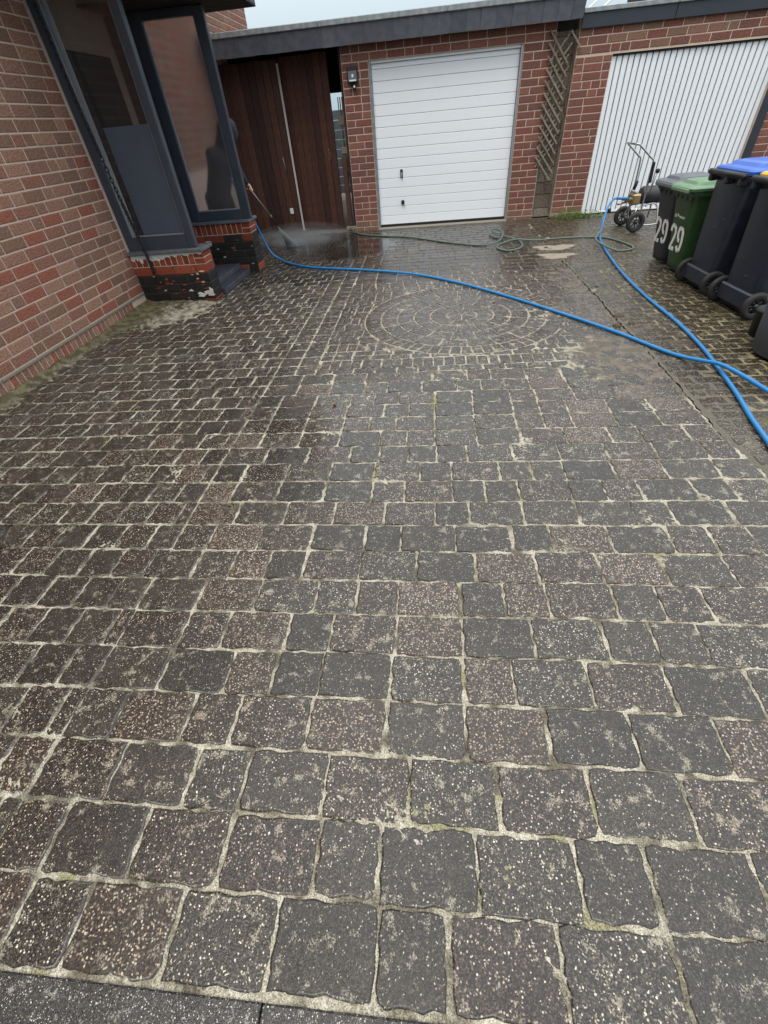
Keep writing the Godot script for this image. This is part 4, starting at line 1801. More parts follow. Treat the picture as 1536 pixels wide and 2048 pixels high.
func bins():
	var g = "wheelie bins standing along the garden strip"
	var b = wheelie_bin("black wheelie bin numbered 29 with a grey lid, nearest the ribbed garage door", Vector3(3.06, 0, -6.48), 0.06, 0.45, 0.52, 0.80, M.bin_black, M.lid_grey, g)
	number_on(b, 0.52, 0.80, 0.45, 0, false)
	b = wheelie_bin("green wheelie bin numbered 29 with a pale green lid", Vector3(3.05, 0, -6.01), 0.02, 0.45, 0.52, 0.80, M.bin_green, M.lid_green, g)
	number_on(b, 0.52, 0.80, 0.45, 0, true)
	wheelie_bin("tall dark wheelie bin with a blue lid and its wheels facing out", Vector3(3.21, 0, -5.32), PI + 0.02, 0.58, 0.72, 0.99, M.bin_navy, M.lid_blue, g)
	wheelie_bin("tall dark wheelie bin with a yellow lid beside the ribbed tub", Vector3(3.235, 0, -4.61), PI + 0.05, 0.58, 0.72, 0.99, M.bin_navy, M.lid_yellow, g)
	# ribbed tub and bucket
	var t = thing("ribbed_tub", "grey ribbed plastic tub standing by the yellow lidded bin", "tub", Vector3(2.84, 0, -3.52), 0.2)
	var st = begin(true)
	var sec = []
	for e in [[0.01, 0.23], [0.03, 0.262], [0.30, 0.292], [0.36, 0.30], [0.39, 0.305]]:
		var ring = []
		for k in 96:
			var a = TAU * k / 96
			var rr = e[1] + (0.0055 if k % 2 == 0 and e[0] > 0.02 and e[0] < 0.31 else 0.0)
			ring.append(Vector3(cos(a) * rr, e[0], sin(a) * rr))
		sec.append(ring)
	for e in [[0.385, 0.292], [0.05, 0.25]]:
		var ring = []
		for k in 96:
			ring.append(Vector3(cos(TAU * k / 96) * e[1], e[0], sin(TAU * k / 96) * e[1]))
		sec.append(ring)
	loft(st, sec)
	obj("shell", st, M.tub, t)
	st = begin(true)
	lathe(st, [Vector2(0.30, 0.375), Vector2(0.318, 0.38), Vector2(0.318, 0.40), Vector2(0.292, 0.402), Vector2(0.292, 0.38)], 40)
	obj("rim", st, M.tub, t)
	var k = thing("bucket", "black plastic bucket squeezed between ribbed tub and bin wheel", "bucket", Vector3(2.87, 0, -3.95))
	st = begin(true)
	lathe(st, [Vector2(0, 0.0), Vector2(0.11, 0.0), Vector2(0.13, 0.19), Vector2(0.136, 0.19), Vector2(0.136, 0.205), Vector2(0.12, 0.205), Vector2(0.102, 0.02), Vector2(0, 0.02)], 28)
	obj("shell", st, M.black, k)
	st = begin(true)
	tube(st, [Vector3(0.13, 0.19, 0), Vector3(0.09, 0.22, 0.09), Vector3(0, 0.23, 0.12), Vector3(-0.09, 0.22, 0.09), Vector3(-0.13, 0.19, 0)], 0.004, 6)
	obj("bail", st, M.steel, k)
	var c = thing("cord_tangle", "tangle of white and green garden cord lying over the ribbed tub", "cord", Vector3(2.80, 0.38, -3.75))
	st = begin(true)
	tube(st, smooth_path([Vector3(-0.06, -0.04, -0.06), Vector3(0.0, 0.0, 0.0), Vector3(0.06, 0.05, 0.06), Vector3(0.13, 0.06, 0.16), Vector3(0.22, 0.03, 0.26)], 0.02), 0.008, 6)
	obj("cord", st, M.plastic_white, c)
	st = begin(true)
	tube(st, smooth_path([Vector3(-0.12, 0.0, -0.1), Vector3(-0.05, 0.03, -0.02), Vector3(0.05, 0.0, 0.02), Vector3(0.12, 0.02, -0.04), Vector3(0.2, 0.03, 0.1)], 0.02), 0.004, 5)
	obj("cord", st, M.hose_green, c)
	st = begin(true)
	lathe(st, [Vector2(0, -0.026), Vector2(0.014, -0.014), Vector2(0.016, 0.002), Vector2(0.006, 0.022), Vector2(0, 0.026)], 10, Transform3D(Basis.IDENTITY, Vector3(-0.075, -0.065, -0.065)))
	obj("toggle", st, M.plastic_white, c)

func trolley():
	var t = thing("pressure_washer", "trolley mounted pressure washer with chrome handle and brass pump", "pressure washer", Vector3(3.25, 0, -8.58))
	for z in [0.30, -0.30]:
		wheel("wheel", 0.135, 0.075, t, Vector3(0, 0.135, z))
	var st = begin(true)
	tube(st, [Vector3(0, 0.135, -0.3), Vector3(0, 0.135, 0.3)], 0.011, 8)
	obj("axle", st, M.steel, t)
	for z in [0.27, -0.24]:
		st = begin(true)
		tube(st, smooth_path([Vector3(0.34, 0.09, z), Vector3(0.20, 0.08, z), Vector3(0.09, 0.10, z), Vector3(0.05, 0.2, z), Vector3(0.045, 0.5, z), Vector3(0.03, 0.86, z), Vector3(-0.02, 0.92, z), Vector3(-0.22, 1.075, z)], 0.03), 0.0125, 10)
		obj("handle_tube", st, M.chrome, t)
	st = begin(true)
	tube(st, [Vector3(-0.22, 1.075, -0.25), Vector3(-0.22, 1.075, 0.28)], 0.0125, 10)
	obj("cross_bar", st, M.chrome, t)
	st = begin()
	bar(st, Vector3(0.055, 0.62, 0.29), Vector3(0.035, 0.87, 0.29), 0.035, 0.04, Vector3.RIGHT, 0.01)
	obj("grip", st, M.black, t)
	for z in [0.2, -0.2]:
		st = begin(true)
		tube(st, smooth_path([Vector3(-0.02, 0.14, z), Vector3(0.02, 0.28, z * 0.8), Vector3(0.12, 0.32, z * 0.6), Vector3(0.32, 0.32, z * 0.6), Vector3(0.36, 0.10, z)], 0.03), 0.012, 8)
		obj("frame_tube", st, M.chrome, t)
	# motor and pump
	st = begin(true)
	lathe(st, [Vector2(0, -0.17), Vector2(0.10, -0.17), Vector2(0.115, -0.14), Vector2(0.115, 0.15), Vector2(0.09, 0.18), Vector2(0, 0.18)], 20, Transform3D(Basis(Vector3.BACK, PI / 2), Vector3(0.25, 0.44, 0)))
	obj("motor", st, M.bin_black, t)
	st = begin()
	box(st, Vector3(-0.06, 0.33, -0.11), Vector3(0.07, 0.47, 0.11), 0.02)
	var pu = obj("pump_block", st, M.brass, t)
	for k in 3:
		st = begin(true)
		lathe(st, [Vector2(0, -0.07), Vector2(0.026, -0.07), Vector2(0.026, -0.03), Vector2(0.02, -0.03), Vector2(0.02, 0.06), Vector2(0, 0.065)], 12, Transform3D(Basis(Vector3.BACK, PI / 2), Vector3(-0.10, 0.40, -0.07 + 0.07 * k)))
		obj("cylinder", st, M.brass if k != 1 else M.steel, pu)
		st = begin(true)
		lathe(st, [Vector2(0, 0), Vector2(0.022, 0), Vector2(0.022, 0.03), Vector2(0, 0.034)], 8, Transform3D(Basis.IDENTITY, Vector3(-0.02, 0.47, -0.07 + 0.07 * k)))
		obj("valve_cap", st, M.steel, pu)
	st = begin(true)
	tube(st, [Vector3(-0.11, 0.42, 0.06), Vector3(-0.09, 0.52, 0.06), Vector3(-0.07, 0.56, 0.06)], 0.010, 8)
	obj("lever_stem", st, M.brass, t)
	st = begin(true)
	lathe(st, [Vector2(0, -0.06), Vector2(0.022, -0.05), Vector2(0.026, 0.0), Vector2(0.022, 0.05), Vector2(0, 0.06)], 12, Transform3D(Basis(Vector3.BACK, -0.25), Vector3(-0.055, 0.58, 0.06)))
	obj("lever_knob", st, M.black, t)
	st = begin(true)
	lathe(st, [Vector2(0, -0.03), Vector2(0.028, -0.02), Vector2(0.028, 0.02), Vector2(0, 0.03)], 12, Transform3D(Basis.IDENTITY, Vector3(0.16, 0.75, 0.2)))
	obj("throttle_knob", st, M.black, t)
	st = begin(true)
	tube(st, [Vector3(0.15, 0.5, 0.15), Vector3(0.16, 0.73, 0.2)], 0.008, 6)
	obj("throttle_rod", st, M.steel, t)
	st = begin(true)
	tube(st, [Vector3(-0.12, 0.42, 0.08), Vector3(-0.30, 0.435, 0.1)], 0.018, 10)
	obj("outlet_sleeve", st, M.hose_blue, t)
	st = begin(true)
	tube(st, [Vector3(-0.10, 0.36, -0.02), Vector3(-0.24, 0.345, 0.02)], 0.014, 8)
	obj("inlet_coupling", st, M.brass, t)
	st = begin(true)
	lathe(st, [Vector2(0, -0.025), Vector2(0.026, -0.02), Vector2(0.026, 0.02), Vector2(0, 0.025)], 10, Transform3D(Basis(Vector3.BACK, PI / 2), Vector3(-0.36, 0.28, 0.06)))
	obj("tap_knob", st, M.black, t)

func hoses():
	var R = 0.0146
	var b = thing("pressure_hose", "bright blue pressure hose running across the drive to the lance", "hose", Vector3.ZERO)
	var gy = R + 0.001
	var pts = [Vector3(-2.90, 1.24, -7.66), Vector3(-2.83, 1.10, -7.62), Vector3(-2.74, 0.80, -7.70), Vector3(-2.655, 0.42, -7.80), Vector3(-2.56, 0.14, -7.83), Vector3(-2.40, 0.03, -7.78)]
	for q in [[-2.13, -7.48], [-1.80, -7.22], [-1.463, -7.073], [-0.831, -6.82], [-0.175, -6.468], [0.403, -5.929], [0.927, -5.274], [1.344, -4.679], [1.706, -4.114], [1.981, -3.606]]:
		pts.append(Vector3(q[0], gy, q[1]))
	for q in [[2.12, -3.37, 0.03], [2.165, -3.27, 0.052], [2.23, -3.13, 0.045], [2.40, -2.70, 0.0], [2.62, -2.2, 0.0], [2.9, -1.5, 0.0]]:
		pts.append(Vector3(q[0], gy + q[2], q[1]))
	var st = begin(true)
	tube(st, smooth_path(pts, 0.06), R, 10)
	obj("hose", st, M.hose_blue, b)
	var c = thing("pressure_hose", "bright blue pressure hose leading from the pressure washer past the bins", "hose", Vector3.ZERO)
	pts = [Vector3(2.95, 0.435, -8.48), Vector3(2.88, 0.43, -8.42), Vector3(2.77, 0.37, -8.25), Vector3(2.70, 0.24, -8.10), Vector3(2.66, 0.08, -8.0), Vector3(2.63, 0.055, -7.90)]
	for q in [[2.59, -7.652], [2.477, -6.951], [2.357, -5.954], [2.307, -5.078], [2.305, -4.321], [2.267, -3.733], [2.20, -3.286], [2.135, -2.907], [2.061, -2.575], [2.007, -2.275], [1.93, -1.9], [1.9, -1.3], [2.0, -0.7]]:
		pts.append(Vector3(q[0], gy, q[1]))
	st = begin(true)
	tube(st, smooth_path(pts, 0.06), R, 10)
	obj("hose", st, M.hose_blue, c)
	var g = thing("garden_hose", "grey green garden hose looped on the drive before the garage", "hose", Vector3.ZERO)
	var ry = 0.0115
	pts = []
	var gp = [[-1.60, -10.30, 0.04], [-1.504, -9.998, 0.02], [-1.252, -9.566, 0], [-0.892, -9.307, 0], [-0.414, -9.061, 0], [-0.05, -8.731, 0], [0.369, -8.322, 0], [0.83, -7.99, 0], [1.023, -7.95, 0.024], [1.166, -8.156, 0.03], [1.257, -8.561, 0.05], [1.237, -8.953, 0.03], [1.147, -9.074, 0.02], [1.065, -8.793, 0.02], [1.124, -8.482, 0.0], [1.281, -8.40, 0.025], [1.42, -8.269, 0.0], [1.474, -7.952, 0], [1.4, -7.623, 0], [1.199, -7.513, 0], [1.075, -7.715, 0], [1.145, -7.978, 0], [1.399, -8.123, 0.024], [1.708, -8.103, 0], [2.101, -8.131, 0], [2.403, -8.111, 0], [2.68, -8.021, 0], [2.81, -7.832, 0], [2.893, -7.526, 0], [2.918, -7.288, 0], [2.83, -7.125, 0], [2.658, -7.111, 0], [2.505, -7.278, 0.045], [2.467, -7.518, 0.06], [2.53, -7.75, 0.06], [2.66, -8.0, 0.10], [2.74, -8.3, 0.2], [2.88, -8.55, 0.27]]
	for q in gp:
		pts.append(Vector3(q[0], ry + q[2], q[1]))
	st = begin(true)
	tube(st, smooth_path(pts, 0.045), 0.0125, 8)
	obj("hose", st, M.hose_green, g)

# ---------------------------------------------------------------- person
func blobby(st, bones, cell, k):
	# skin over tapered bones [a, b, ra, rb]: smooth union meshed as surface nets
	var lo = Vector3.ONE * 1e9
	var hi = -lo
	for b in bones:
		var rr = max(b[2], b[3]) + cell * 3
		for p in [b[0], b[1]]:
			lo = Vector3(min(lo.x, p.x - rr), min(lo.y, p.y - rr), min(lo.z, p.z - rr))
			hi = Vector3(max(hi.x, p.x + rr), max(hi.y, p.y + rr), max(hi.z, p.z + rr))
	var nx = int((hi.x - lo.x) / cell) + 2
	var ny = int((hi.y - lo.y) / cell) + 2
	var nz = int((hi.z - lo.z) / cell) + 2
	var f = PackedFloat32Array()
	f.resize(nx * ny * nz)
	f.fill(1.0)
	for b in bones:
		var rr = max(b[2], b[3]) + cell * 2.5 + k
		var ab = b[1] - b[0]
		var ll = max(ab.length_squared(), 1e-9)
		var mn = Vector3(min(b[0].x, b[1].x), min(b[0].y, b[1].y), min(b[0].z, b[1].z)) - Vector3.ONE * rr - lo
		var mx = Vector3(max(b[0].x, b[1].x), max(b[0].y, b[1].y), max(b[0].z, b[1].z)) + Vector3.ONE * rr - lo
		for z in range(max(0, int(mn.z / cell)), min(nz, int(mx.z / cell) + 2)):
			for y in range(max(0, int(mn.y / cell)), min(ny, int(mx.y / cell) + 2)):
				for x in range(max(0, int(mn.x / cell)), min(nx, int(mx.x / cell) + 2)):
					var p = lo + Vector3(x, y, z) * cell
					var t = clamp((p - b[0]).dot(ab) / ll, 0.0, 1.0)
					var d = p.distance_to(b[0] + ab * t) - lerp(b[2], b[3], t)
					var i = (z * ny + y) * nx + x
					var e = f[i]
					var h = max(k - abs(d - e), 0.0) / k
					f[i] = min(d, e) - h * h * k * 0.25
	var vid = {}
	var vert = []
	var offs = [0, 1, nx, nx + 1, nx * ny, nx * ny + 1, nx * ny + nx, nx * ny + nx + 1]
	var cor = []
	for i in 8:
		cor.append(Vector3(i & 1, (i >> 1) & 1, (i >> 2) & 1))
	var edges = [[0, 1], [2, 3], [4, 5], [6, 7], [0, 2], [1, 3], [4, 6], [5, 7], [0, 4], [1, 5], [2, 6], [3, 7]]
	for z in nz - 1:
		for y in ny - 1:
			for x in nx - 1:
				var i = (z * ny + y) * nx + x
				var s = 0
				for c in 8:
					if f[i + offs[c]] < 0.0:
						s += 1
				if s == 0 or s == 8:
					continue
				var sum = Vector3.ZERO
				var n = 0
				for e in edges:
					var a = f[i + offs[e[0]]]
					var b2 = f[i + offs[e[1]]]
					if (a < 0.0) != (b2 < 0.0):
						sum += cor[e[0]].lerp(cor[e[1]], a / (a - b2))
						n += 1
				vid[i] = vert.size()
				vert.append(lo + (Vector3(x, y, z) + sum / n) * cell)
	var step = [1, nx, nx * ny]
	for i in vid:
		for a in 3:
			var d1 = step[(a + 1) % 3]
			var d2 = step[(a + 2) % 3]
			var inside = f[i] < 0.0
			if inside == (f[i + step[a]] < 0.0):
				continue
			if not (vid.has(i - d1) and vid.has(i - d2) and vid.has(i - d1 - d2)):
				continue
			var A = vert[vid[i]]
			var B = vert[vid[i - d1]]
			var C = vert[vid[i - d1 - d2]]
			var D = vert[vid[i - d2]]
			if inside:
				for v in [A, D, C, A, C, B]:
					st.add_vertex(v)
			else:
				for v in [A, B, C, A, C, D]:
					st.add_vertex(v)

func hand_bones(c, L, N, wrist):
	var S = L.cross(N).normalized()
	var out = []
	var palm = c + N * 0.032
	out.append([wrist, palm + S * 0.01, 0.024, 0.026])
	for i in 4:
		var o = c + L * (i - 1.5) * 0.021
		var len_ = [0.92, 1.0, 0.97, 0.8][i]
		var prev = palm + L * (i - 1.5) * 0.019 + S * 0.016
		for j in 3:
			var a = 0.7 + (j + 1) * 0.85 * len_
			var q = o + (N * cos(a) + S * sin(a)) * 0.026
			out.append([prev, q, 0.0098 - 0.0008 * j, 0.0092 - 0.0008 * j])
			prev = q
	var p0 = palm - S * 0.012 - L * 0.02
	var p1 = c + (N * cos(0.9) - S * sin(0.9)) * 0.032 - L * 0.042
	var p2 = c + (N * cos(1.9) - S * sin(1.9)) * 0.028 - L * 0.03
	out.append([p0, p1, 0.0125, 0.011])
	out.append([p1, p2, 0.0105, 0.009])
	return out

func person():
	var t = thing("person", "person in a dark jacket bending to spray with a pressure lance", "person", Vector3(-3.05, 0, -7.6))
	var o = t.position
	var v = func(x, y, z): return Vector3(x, y, z) - o
	var pelvis = v.call(-3.10, 0.95, -7.58)
	var chest = v.call(-2.96, 1.28, -7.66)
	var neck = v.call(-2.85, 1.47, -7.72)
	var head = v.call(-2.755, 1.63, -7.74)
	var hip = [v.call(-3.17, 0.92, -7.54), v.call(-3.01, 0.92, -7.66)]
	var knee = [v.call(-3.22, 0.50, -7.60), v.call(-2.97, 0.50, -7.74)]
	var ankle = [v.call(-3.25, 0.09, -7.54), v.call(-3.0, 0.09, -7.72)]
	var toe = [v.call(-3.20, 0.045, -7.74), v.call(-2.93, 0.045, -7.92)]
	var sh = [v.call(-3.02, 1.40, -7.60), v.call(-2.83, 1.38, -7.80)]
	var elb = [v.call(-3.06, 1.12, -7.72), v.call(-2.78, 1.12, -7.86)]
	var g0 = v.call(-2.895, 1.235, -7.675)
	var g1 = v.call(-2.71, 0.96, -7.95)
	var L = (g1 - g0).normalized()
	var nL = (v.call(-2.59, 0.513, -8.4) - g1).normalized()
	var N0 = Vector3(-0.7, 0.2, 0.3)
	N0 = (N0 - L * N0.dot(L)).normalized()
	var N1 = Vector3(-0.25, 0.7, 0.35)
	N1 = (N1 - nL * N1.dot(nL)).normalized()
	var wr = [g0 + N0 * 0.085, g1 + N1 * 0.07 - nL * 0.05]
	var st = begin(true)
	var bones = [[pelvis, chest, 0.125, 0.135], [chest, neck, 0.135, 0.06], [neck, head, 0.05, 0.055], [head + Vector3(0, 0.02, 0), head + Vector3(0.03, -0.05, -0.03), 0.088, 0.062]]
	for i in 2:
		bones += [[hip[i], knee[i], 0.085, 0.058], [knee[i], ankle[i], 0.055, 0.038], [ankle[i], toe[i], 0.04, 0.03], [chest + Vector3(0, 0.09, 0), sh[i], 0.09, 0.06], [sh[i], elb[i], 0.052, 0.042], [elb[i], wr[i], 0.042, 0.026]]
	blobby(st, bones, 0.02, 0.04)
	# face: nose and ear bumps, in a finer grid
	var fw = Vector3(0.45, -0.35, -0.82).normalized()
	var sd = fw.cross(Vector3.UP).normalized()
	blobby(st, [[head + fw * 0.07, head + fw * 0.116 - Vector3(0, 0.02, 0), 0.014, 0.012], [head + sd * 0.085, head + sd * 0.09 - Vector3(0, 0.03, 0), 0.014, 0.011], [head - sd * 0.085, head - sd * 0.09 - Vector3(0, 0.03, 0), 0.014, 0.011], [head + fw * 0.06 - Vector3(0, 0.055, 0), head + fw * 0.08 - Vector3(0, 0.06, 0), 0.026, 0.016]], 0.006, 0.01)
	blobby(st, hand_bones(g0, L, N0, wr[0]), 0.005, 0.006)
	blobby(st, hand_bones(g1, nL, N1, wr[1]), 0.005, 0.006)
	obj("body", st, M.skin, t)
	# jacket with hood, trousers, boots
	st = begin(true)
	var jb = [[pelvis - Vector3(0, 0.06, 0), chest, 0.165, 0.165], [chest, neck, 0.165, 0.085], [head + Vector3(-0.005, 0.02, 0.02), neck + Vector3(-0.02, 0.02, 0.02), 0.125, 0.105], [head + Vector3(0.0, -0.03, 0.0), head + Vector3(-0.01, 0.02, 0.03), 0.115, 0.12]]
	for i in 2:
		var cuff = wr[i].lerp(elb[i], 0.12)
		jb += [[chest + Vector3(0, 0.09, 0), sh[i], 0.11, 0.082], [sh[i], elb[i], 0.075, 0.062], [elb[i], cuff, 0.062, 0.046]]
	blobby(st, jb, 0.02, 0.04)
	obj("jacket", st, M.jacket, t)
	st = begin(true)
	var tb = [[pelvis - Vector3(0.02, 0.05, 0), pelvis + Vector3(0.02, 0.03, 0), 0.14, 0.13]]
	for i in 2:
		tb += [[hip[i], knee[i], 0.10, 0.078], [knee[i], ankle[i] + Vector3(0, 0.05, 0), 0.076, 0.062]]
	blobby(st, tb, 0.02, 0.03)
	obj("trousers", st, M.trousers, t)
	st = begin(true)
	for i in 2:
		blobby(st, [[ankle[i] + Vector3(0, 0.09, 0), ankle[i] - Vector3(0, 0.02, 0), 0.056, 0.055], [ankle[i] - Vector3(0, 0.035, -0.02), toe[i], 0.053, 0.042]], 0.015, 0.03)
	obj("boots", st, M.black, t)
	# lance
	var l = thing("spray_lance", "thin pressure lance held in the person's hands, nozzle down", "lance", Vector3(-2.59, 0.51, -8.4))
	var lo = l.position
	st = begin(true)
	tube(st, [g0 + o - lo - L * 0.12, g0 + o - lo, g1 + o - lo], 0.014, 8)
	obj("grip", st, M.black, l)
	st = begin(true)
	tube(st, [g1 + o - lo, Vector3(-0.03, 0.13, 0.12), Vector3(-0.012, 0.05, 0.045)], 0.0085, 8)
	obj("pipe", st, M.steel, l)
	st = begin(true)
	tube(st, [Vector3(-0.012, 0.05, 0.045), Vector3(-0.004, 0.018, 0.016)], 0.016, 8)
	obj("coupling", st, M.brass, l)
	st = begin(true)
	tube(st, [Vector3(-0.004, 0.018, 0.016), Vector3(0.022, -0.11, -0.1)], 0.013, 8)
	obj("nozzle", st, M.black, l)

func mist(called, label, shape, at, size, basis, density):
	var f := FogVolume.new()
	f.name = called
	f.shape = shape
	f.size = size
	var m := FogMaterial.new()
	m.density = density
	m.albedo = Color(0.93, 0.95, 0.97)
	f.material = m
	f.transform = Transform3D(basis, at)
	add_child(f)
	tag(f, label, "spray", "" if called == "water_jet" else "puffs of spray mist")

func spray():
	var a = Vector3(-2.566, 0.40, -8.5)
	var b = Vector3(-2.50, 0.0, -8.97)
	var up = (a - b).normalized()
	var sx = up.cross(Vector3.BACK).normalized()
	mist("water_jet", "white cone of water spraying from the lance onto the paving", RenderingServer.FOG_VOLUME_SHAPE_CONE, (a + b) / 2, Vector3(0.21, (a - b).length(), 0.14), Basis(sx, up, sx.cross(up)), 27.0)
	var puffs = [[-2.8, 0.08, -9.2, 0.9, 0.30, 0.7, 0.22], [-2.5, 0.09, -9.15, 0.8, 0.36, 0.7, 0.28], [-2.25, 0.08, -9.25, 0.9, 0.28, 0.7, 0.25], [-2.0, 0.06, -9.3, 0.9, 0.20, 0.7, 0.20], [-2.4, 0.10, -9.3, 1.9, 0.42, 1.1, 0.14], [-2.35, 0.05, -9.1, 1.2, 0.16, 0.8, 0.35], [-2.48, 0.04, -9.0, 0.5, 0.16, 0.4, 1.0]]
	for i in puffs.size():
		var p = puffs[i]
		mist("water_mist" if i == 0 else "water_mist_%03d" % i, "pale mist of spray drifting along the foot of the wooden gate", RenderingServer.FOG_VOLUME_SHAPE_ELLIPSOID, Vector3(p[0], p[1], p[2]), Vector3(p[3], p[4], p[5]), Basis.IDENTITY, p[6])

# ---------------------------------------------------------------- small things
func small_things():
	var r := RandomNumberGenerator.new()
	r.seed = 303
	# weeds at the foot of the ribbed door
	for spot in [[2.62, -9.86, 0.30, 0.16, 150, "dense green weed clump at the foot of the ribbed garage door"], [2.98, -9.80, 0.28, 0.13, 80, "loose low weeds along the foot of the ribbed garage door"]]:
		var w = thing("weed_clump", spot[5], "weeds", Vector3(spot[0], 0, spot[1]), 0.0, "weeds by the garages")
		for k in 3:
			var st = begin()
			for q in int(spot[4] * 1.3):
				var a = r.randf() * TAU
				var d = sqrt(r.randf())
				var p = Vector3(cos(a) * d * spot[2], r.randf_range(0.005, 0.16) * (1.15 - d), sin(a) * d * spot[3])
				var dir = Vector3(r.randf_range(-1, 1), r.randf_range(0.1, 1.0), r.randf_range(-1, 1)).normalized()
				var sd = dir.cross(Vector3(r.randf_range(-1, 1), r.randf_range(-1, 1), r.randf_range(-1, 1))).normalized()
				var s = r.randf_range(0.014, 0.03)
				var mid = p + dir * s * 0.5 - dir.cross(sd) * 0.01
				quad(st, p, p + dir * s * 0.5 + sd * s * 0.35, p + dir * s, p + dir * s * 0.5 - sd * s * 0.35, mid)
			obj("foliage", st, M["leaf%d" % k], w)
		var st2 = begin(true)
		for q in 26:
			var a = r.randf() * TAU
			var d = r.randf()
			var p = Vector3(cos(a) * d * spot[2], 0.0, sin(a) * d * spot[3])
			tube(st2, [p, p + Vector3(r.randf_range(-0.03, 0.03), r.randf_range(0.05, 0.13), r.randf_range(-0.03, 0.03))], 0.0025, 4)
		obj("stems", st2, M.leaf1, w)
	var pl = thing("plank", "short mossy plank lying below the weathered boards", "plank", Vector3(2.5, 0.0, -9.93))
	var st = begin()
	box(st, Vector3(-0.22, 0.0, -0.06), Vector3(0.14, 0.05, 0.05), 0.008)
	obj("plank", st, M.old_wood2, pl)
	# pale slabs beside the crack
	var names = ["long pale stone slab by the drive's edge near the hose loop", "shorter pale stone slab beside the crack in the drive"]
	var sl = [[1.88, -7.57, 0.28, 0.17], [1.83, -7.07, 0.24, 0.15]]
	for i in 2:
		var s = thing("stone_slab", names[i], "stone slab", Vector3(sl[i][0], 0, sl[i][1]))
		st = begin()
		prism(st, blob_poly(0, 0, sl[i][2], sl[i][3], 26, 0.42), -0.02, 0.007)
		obj("slab", st, M.pale_stone, s)
	# stones and clods along the crack
	for i in 16:
		var z = r.randf_range(-9.4, -3.2)
		var s = thing("stone", "small stone or clod lying along the crack in the drive", "stone", Vector3(crack_x(z) + r.randf_range(-0.06, 0.12), 0.0, z), r.randf() * TAU, "stones along the crack")
		st = begin()
		var h = r.randf_range(0.012, 0.035)
		var sec = []
		for e in [[0.0, 1.0], [0.5, 0.95], [1.0, 0.45]]:
			var ring = []
			for k in 8:
				var a = TAU * k / 8
				ring.append(Vector3(cos(a) * h * 1.5 * e[1] * r.randf_range(0.8, 1.2), h * e[0] - 0.003, sin(a) * h * e[1] * r.randf_range(0.8, 1.2)))
			sec.append(ring)
		loft(st, sec)
		obj("stone", st, M.soil if i % 3 else M.pale_stone, s)
	# fallen leaves
	var spots = [[2.55, -7.0], [2.62, -6.85], [2.45, -7.25], [2.75, -6.95], [2.2, -7.4], [-2.52, -6.35], [-0.72, -2.92], [-0.95, -1.28], [2.55, -6.4], [-3.3, -4.6]]
	for i in spots.size():
		var lf = thing("dead_leaf", "small curled brown leaf lying on the paving", "leaf", Vector3(spots[i][0], 0.004, spots[i][1]), r.randf() * TAU, "dead leaves on the paving")
		st = begin()
		var s = r.randf_range(0.018, 0.04) * (0.6 if spots[i][1] > -1.5 else 1.0)
		for half in [-1.0, 1.0]:
			var A = Vector3(-s, 0.004, 0)
			var B = Vector3(-s * 0.2, 0.012, half * s * 0.5)
			var C = Vector3(s * 0.5, 0.014, half * s * 0.35)
			var D = Vector3(s, 0.008, 0)
			quad(st, A, B, C, D, Vector3(0, -0.1, 0))
		obj("blade", st, M.dead_leaf, lf)

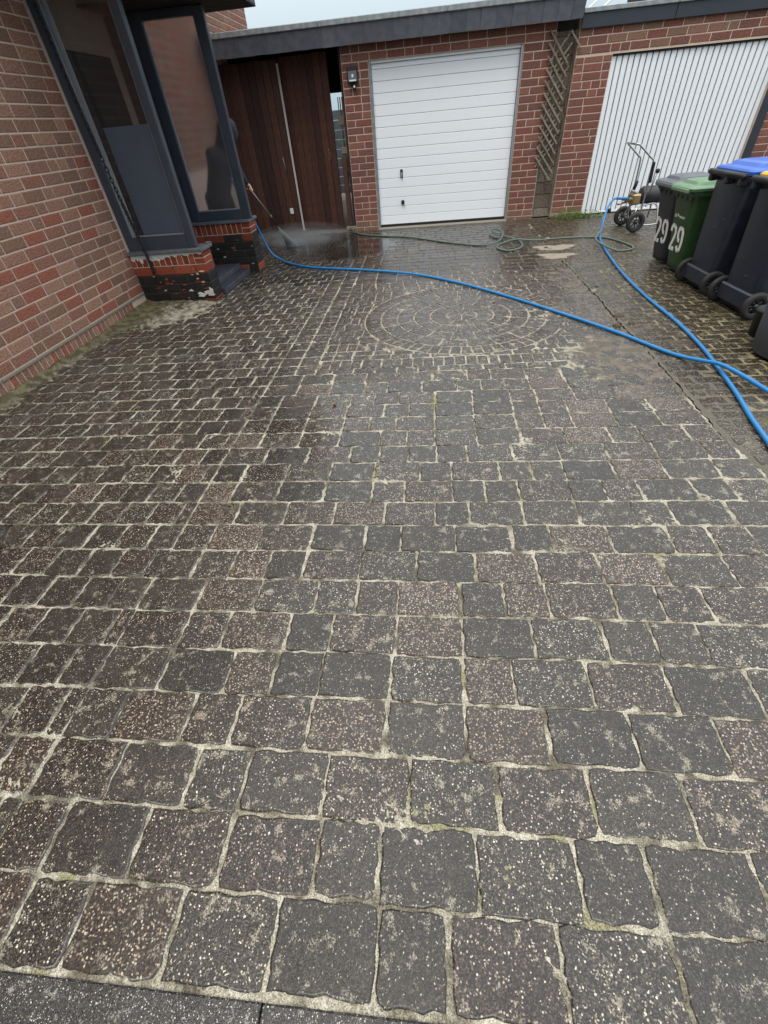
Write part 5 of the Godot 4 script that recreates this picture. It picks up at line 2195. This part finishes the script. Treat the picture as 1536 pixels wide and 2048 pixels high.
# ---------------------------------------------------------------- scene
func _ready():
	# camera
	cam = Camera3D.new()
	cam.name = "camera"
	cam.fov = 100.663
	cam.near = 0.05
	cam.far = 600.0
	cam.transform = Transform3D(Basis(Vector3(0.99468555, -0.0701403, -0.07537242), Vector3(0.00034549, 0.73432846, -0.67879423), Vector3(0.10295895, 0.67516076, 0.73045013)).orthonormalized(), Vector3(0, 1.575, 0))
	add_child(cam)
	cam.current = true
	# sky: bright overcast
	var env := Environment.new()
	env.background_mode = Environment.BG_SKY
	var sky := Sky.new()
	var sm := ProceduralSkyMaterial.new()
	sm.sky_top_color = Color(0.93, 0.935, 0.94)
	sm.sky_horizon_color = Color(0.385, 0.44, 0.47)
	sm.sky_curve = 0.6
	sm.ground_bottom_color = Color(0.1, 0.095, 0.09)
	sm.ground_horizon_color = Color(0.29, 0.32, 0.34)
	sm.sky_energy_multiplier = 1.0
	sky.sky_material = sm
	env.sky = sky
	env.background_energy_multiplier = 1.0
	env.tonemap_mode = Environment.TONE_MAPPER_LINEAR
	env.tonemap_exposure = 3.3
	env.sdfgi_enabled = true
	env.ssao_enabled = true
	env.ssil_enabled = true
	env.volumetric_fog_enabled = true
	env.volumetric_fog_density = 0.0
	var we := WorldEnvironment.new()
	we.name = "environment"
	we.environment = env
	add_child(we)
	var sun := DirectionalLight3D.new()
	sun.name = "sun"
	sun.light_energy = 0.2
	sun.light_color = Color(1.0, 0.98, 0.95)
	sun.light_angular_distance = 30.0
	sun.shadow_enabled = true
	sun.rotation_degrees = Vector3(-62, -20, 0)
	add_child(sun)

	rng.seed = 12345
	n_low = noise(FastNoiseLite.TYPE_SIMPLEX_SMOOTH, 0.02, 3, 2)
	n_mid = noise(FastNoiseLite.TYPE_SIMPLEX_SMOOTH, 0.1, 4, 3)
	n_fine = noise(FastNoiseLite.TYPE_SIMPLEX_SMOOTH, 0.42, 6, 3)
	make_materials()
	make_bricks()

	# setting
	var g = structure("ground")
	var st = begin()
	box(st, Vector3(-250, -0.3, -250), Vector3(250, -0.055, 250))
	obj("earth", st, M.soil, g)
	var drive = structure("driveway")
	build_paving(drive)
	sheet("joint_sand_near", drive, -2.3, 1.82, -1.6, 0.0795, 0.0075, M.sand, sand_height, sand_colour, null, crack_x)
	sheet("joint_sand", drive, -3.72, 1.82, -3.4, -1.6, 0.0125, M.sand, sand_height, sand_colour, null, crack_x)
	sheet("joint_sand_far", drive, -3.72, 1.82, -10.45, -3.4, 0.025, M.sand, sand_height, sand_colour, null, crack_x)
	sheet("silt", drive, 1.86, 5.9, -10.1, 0.4, 0.03, M.sand, rough_height, rough_colour, func(z): return crack_x(z) + 0.004 + (0.010 + 0.012 * n_mid.get_noise_2d(z * 130.0, 7.0)) * clamp((-2.7 - z) / 0.9, -0.6, 1.0))
	var pv = structure("pavement")
	for j in 3:
		var x = -2.906 - 0.3 * j
		while x < 3.0:
			var L = 0.833
			st = begin()
			box(st, Vector3(x + 0.002, -0.05, 0.080 + j * 0.5), Vector3(x + L - 0.002, 0.001, 0.575 + j * 0.5), 0.003)
			obj("slab", st, M.slab, pv)
			x += L
	# puddle
	var water_height = func(x, z):
		var d = Vector2((x + 1.45) / 1.0, (z + 8.75) / 1.2).length() + 0.22 * n_mid.get_noise_2d(x * 60.0, z * 60.0)
		if d > 1.0:
			return -0.02
		# waves kicked up by the jet, dying away from where they start
		var q = Vector2((x + 1.72) / 0.26, (z + 8.72) / 0.55).length()
		return -0.0008 + 0.013 * exp(-q * q) * n_fine.get_noise_2d(x * 46.0, z * 30.0) + 0.0004 * n_fine.get_noise_2d(x * 20.0, z * 20.0)
	var po = sheet("puddle", self, -2.75, -0.2, -10.2, -7.4, 0.011, M.water, water_height, func(_x, _z): return Color.WHITE)
	po.set_meta("kind", "structure")
	house()
	porch()
	garage_one()
	garage_two()
	gate()
	bins()
	trolley()
	hoses()
	person()
	spray()
	small_things()
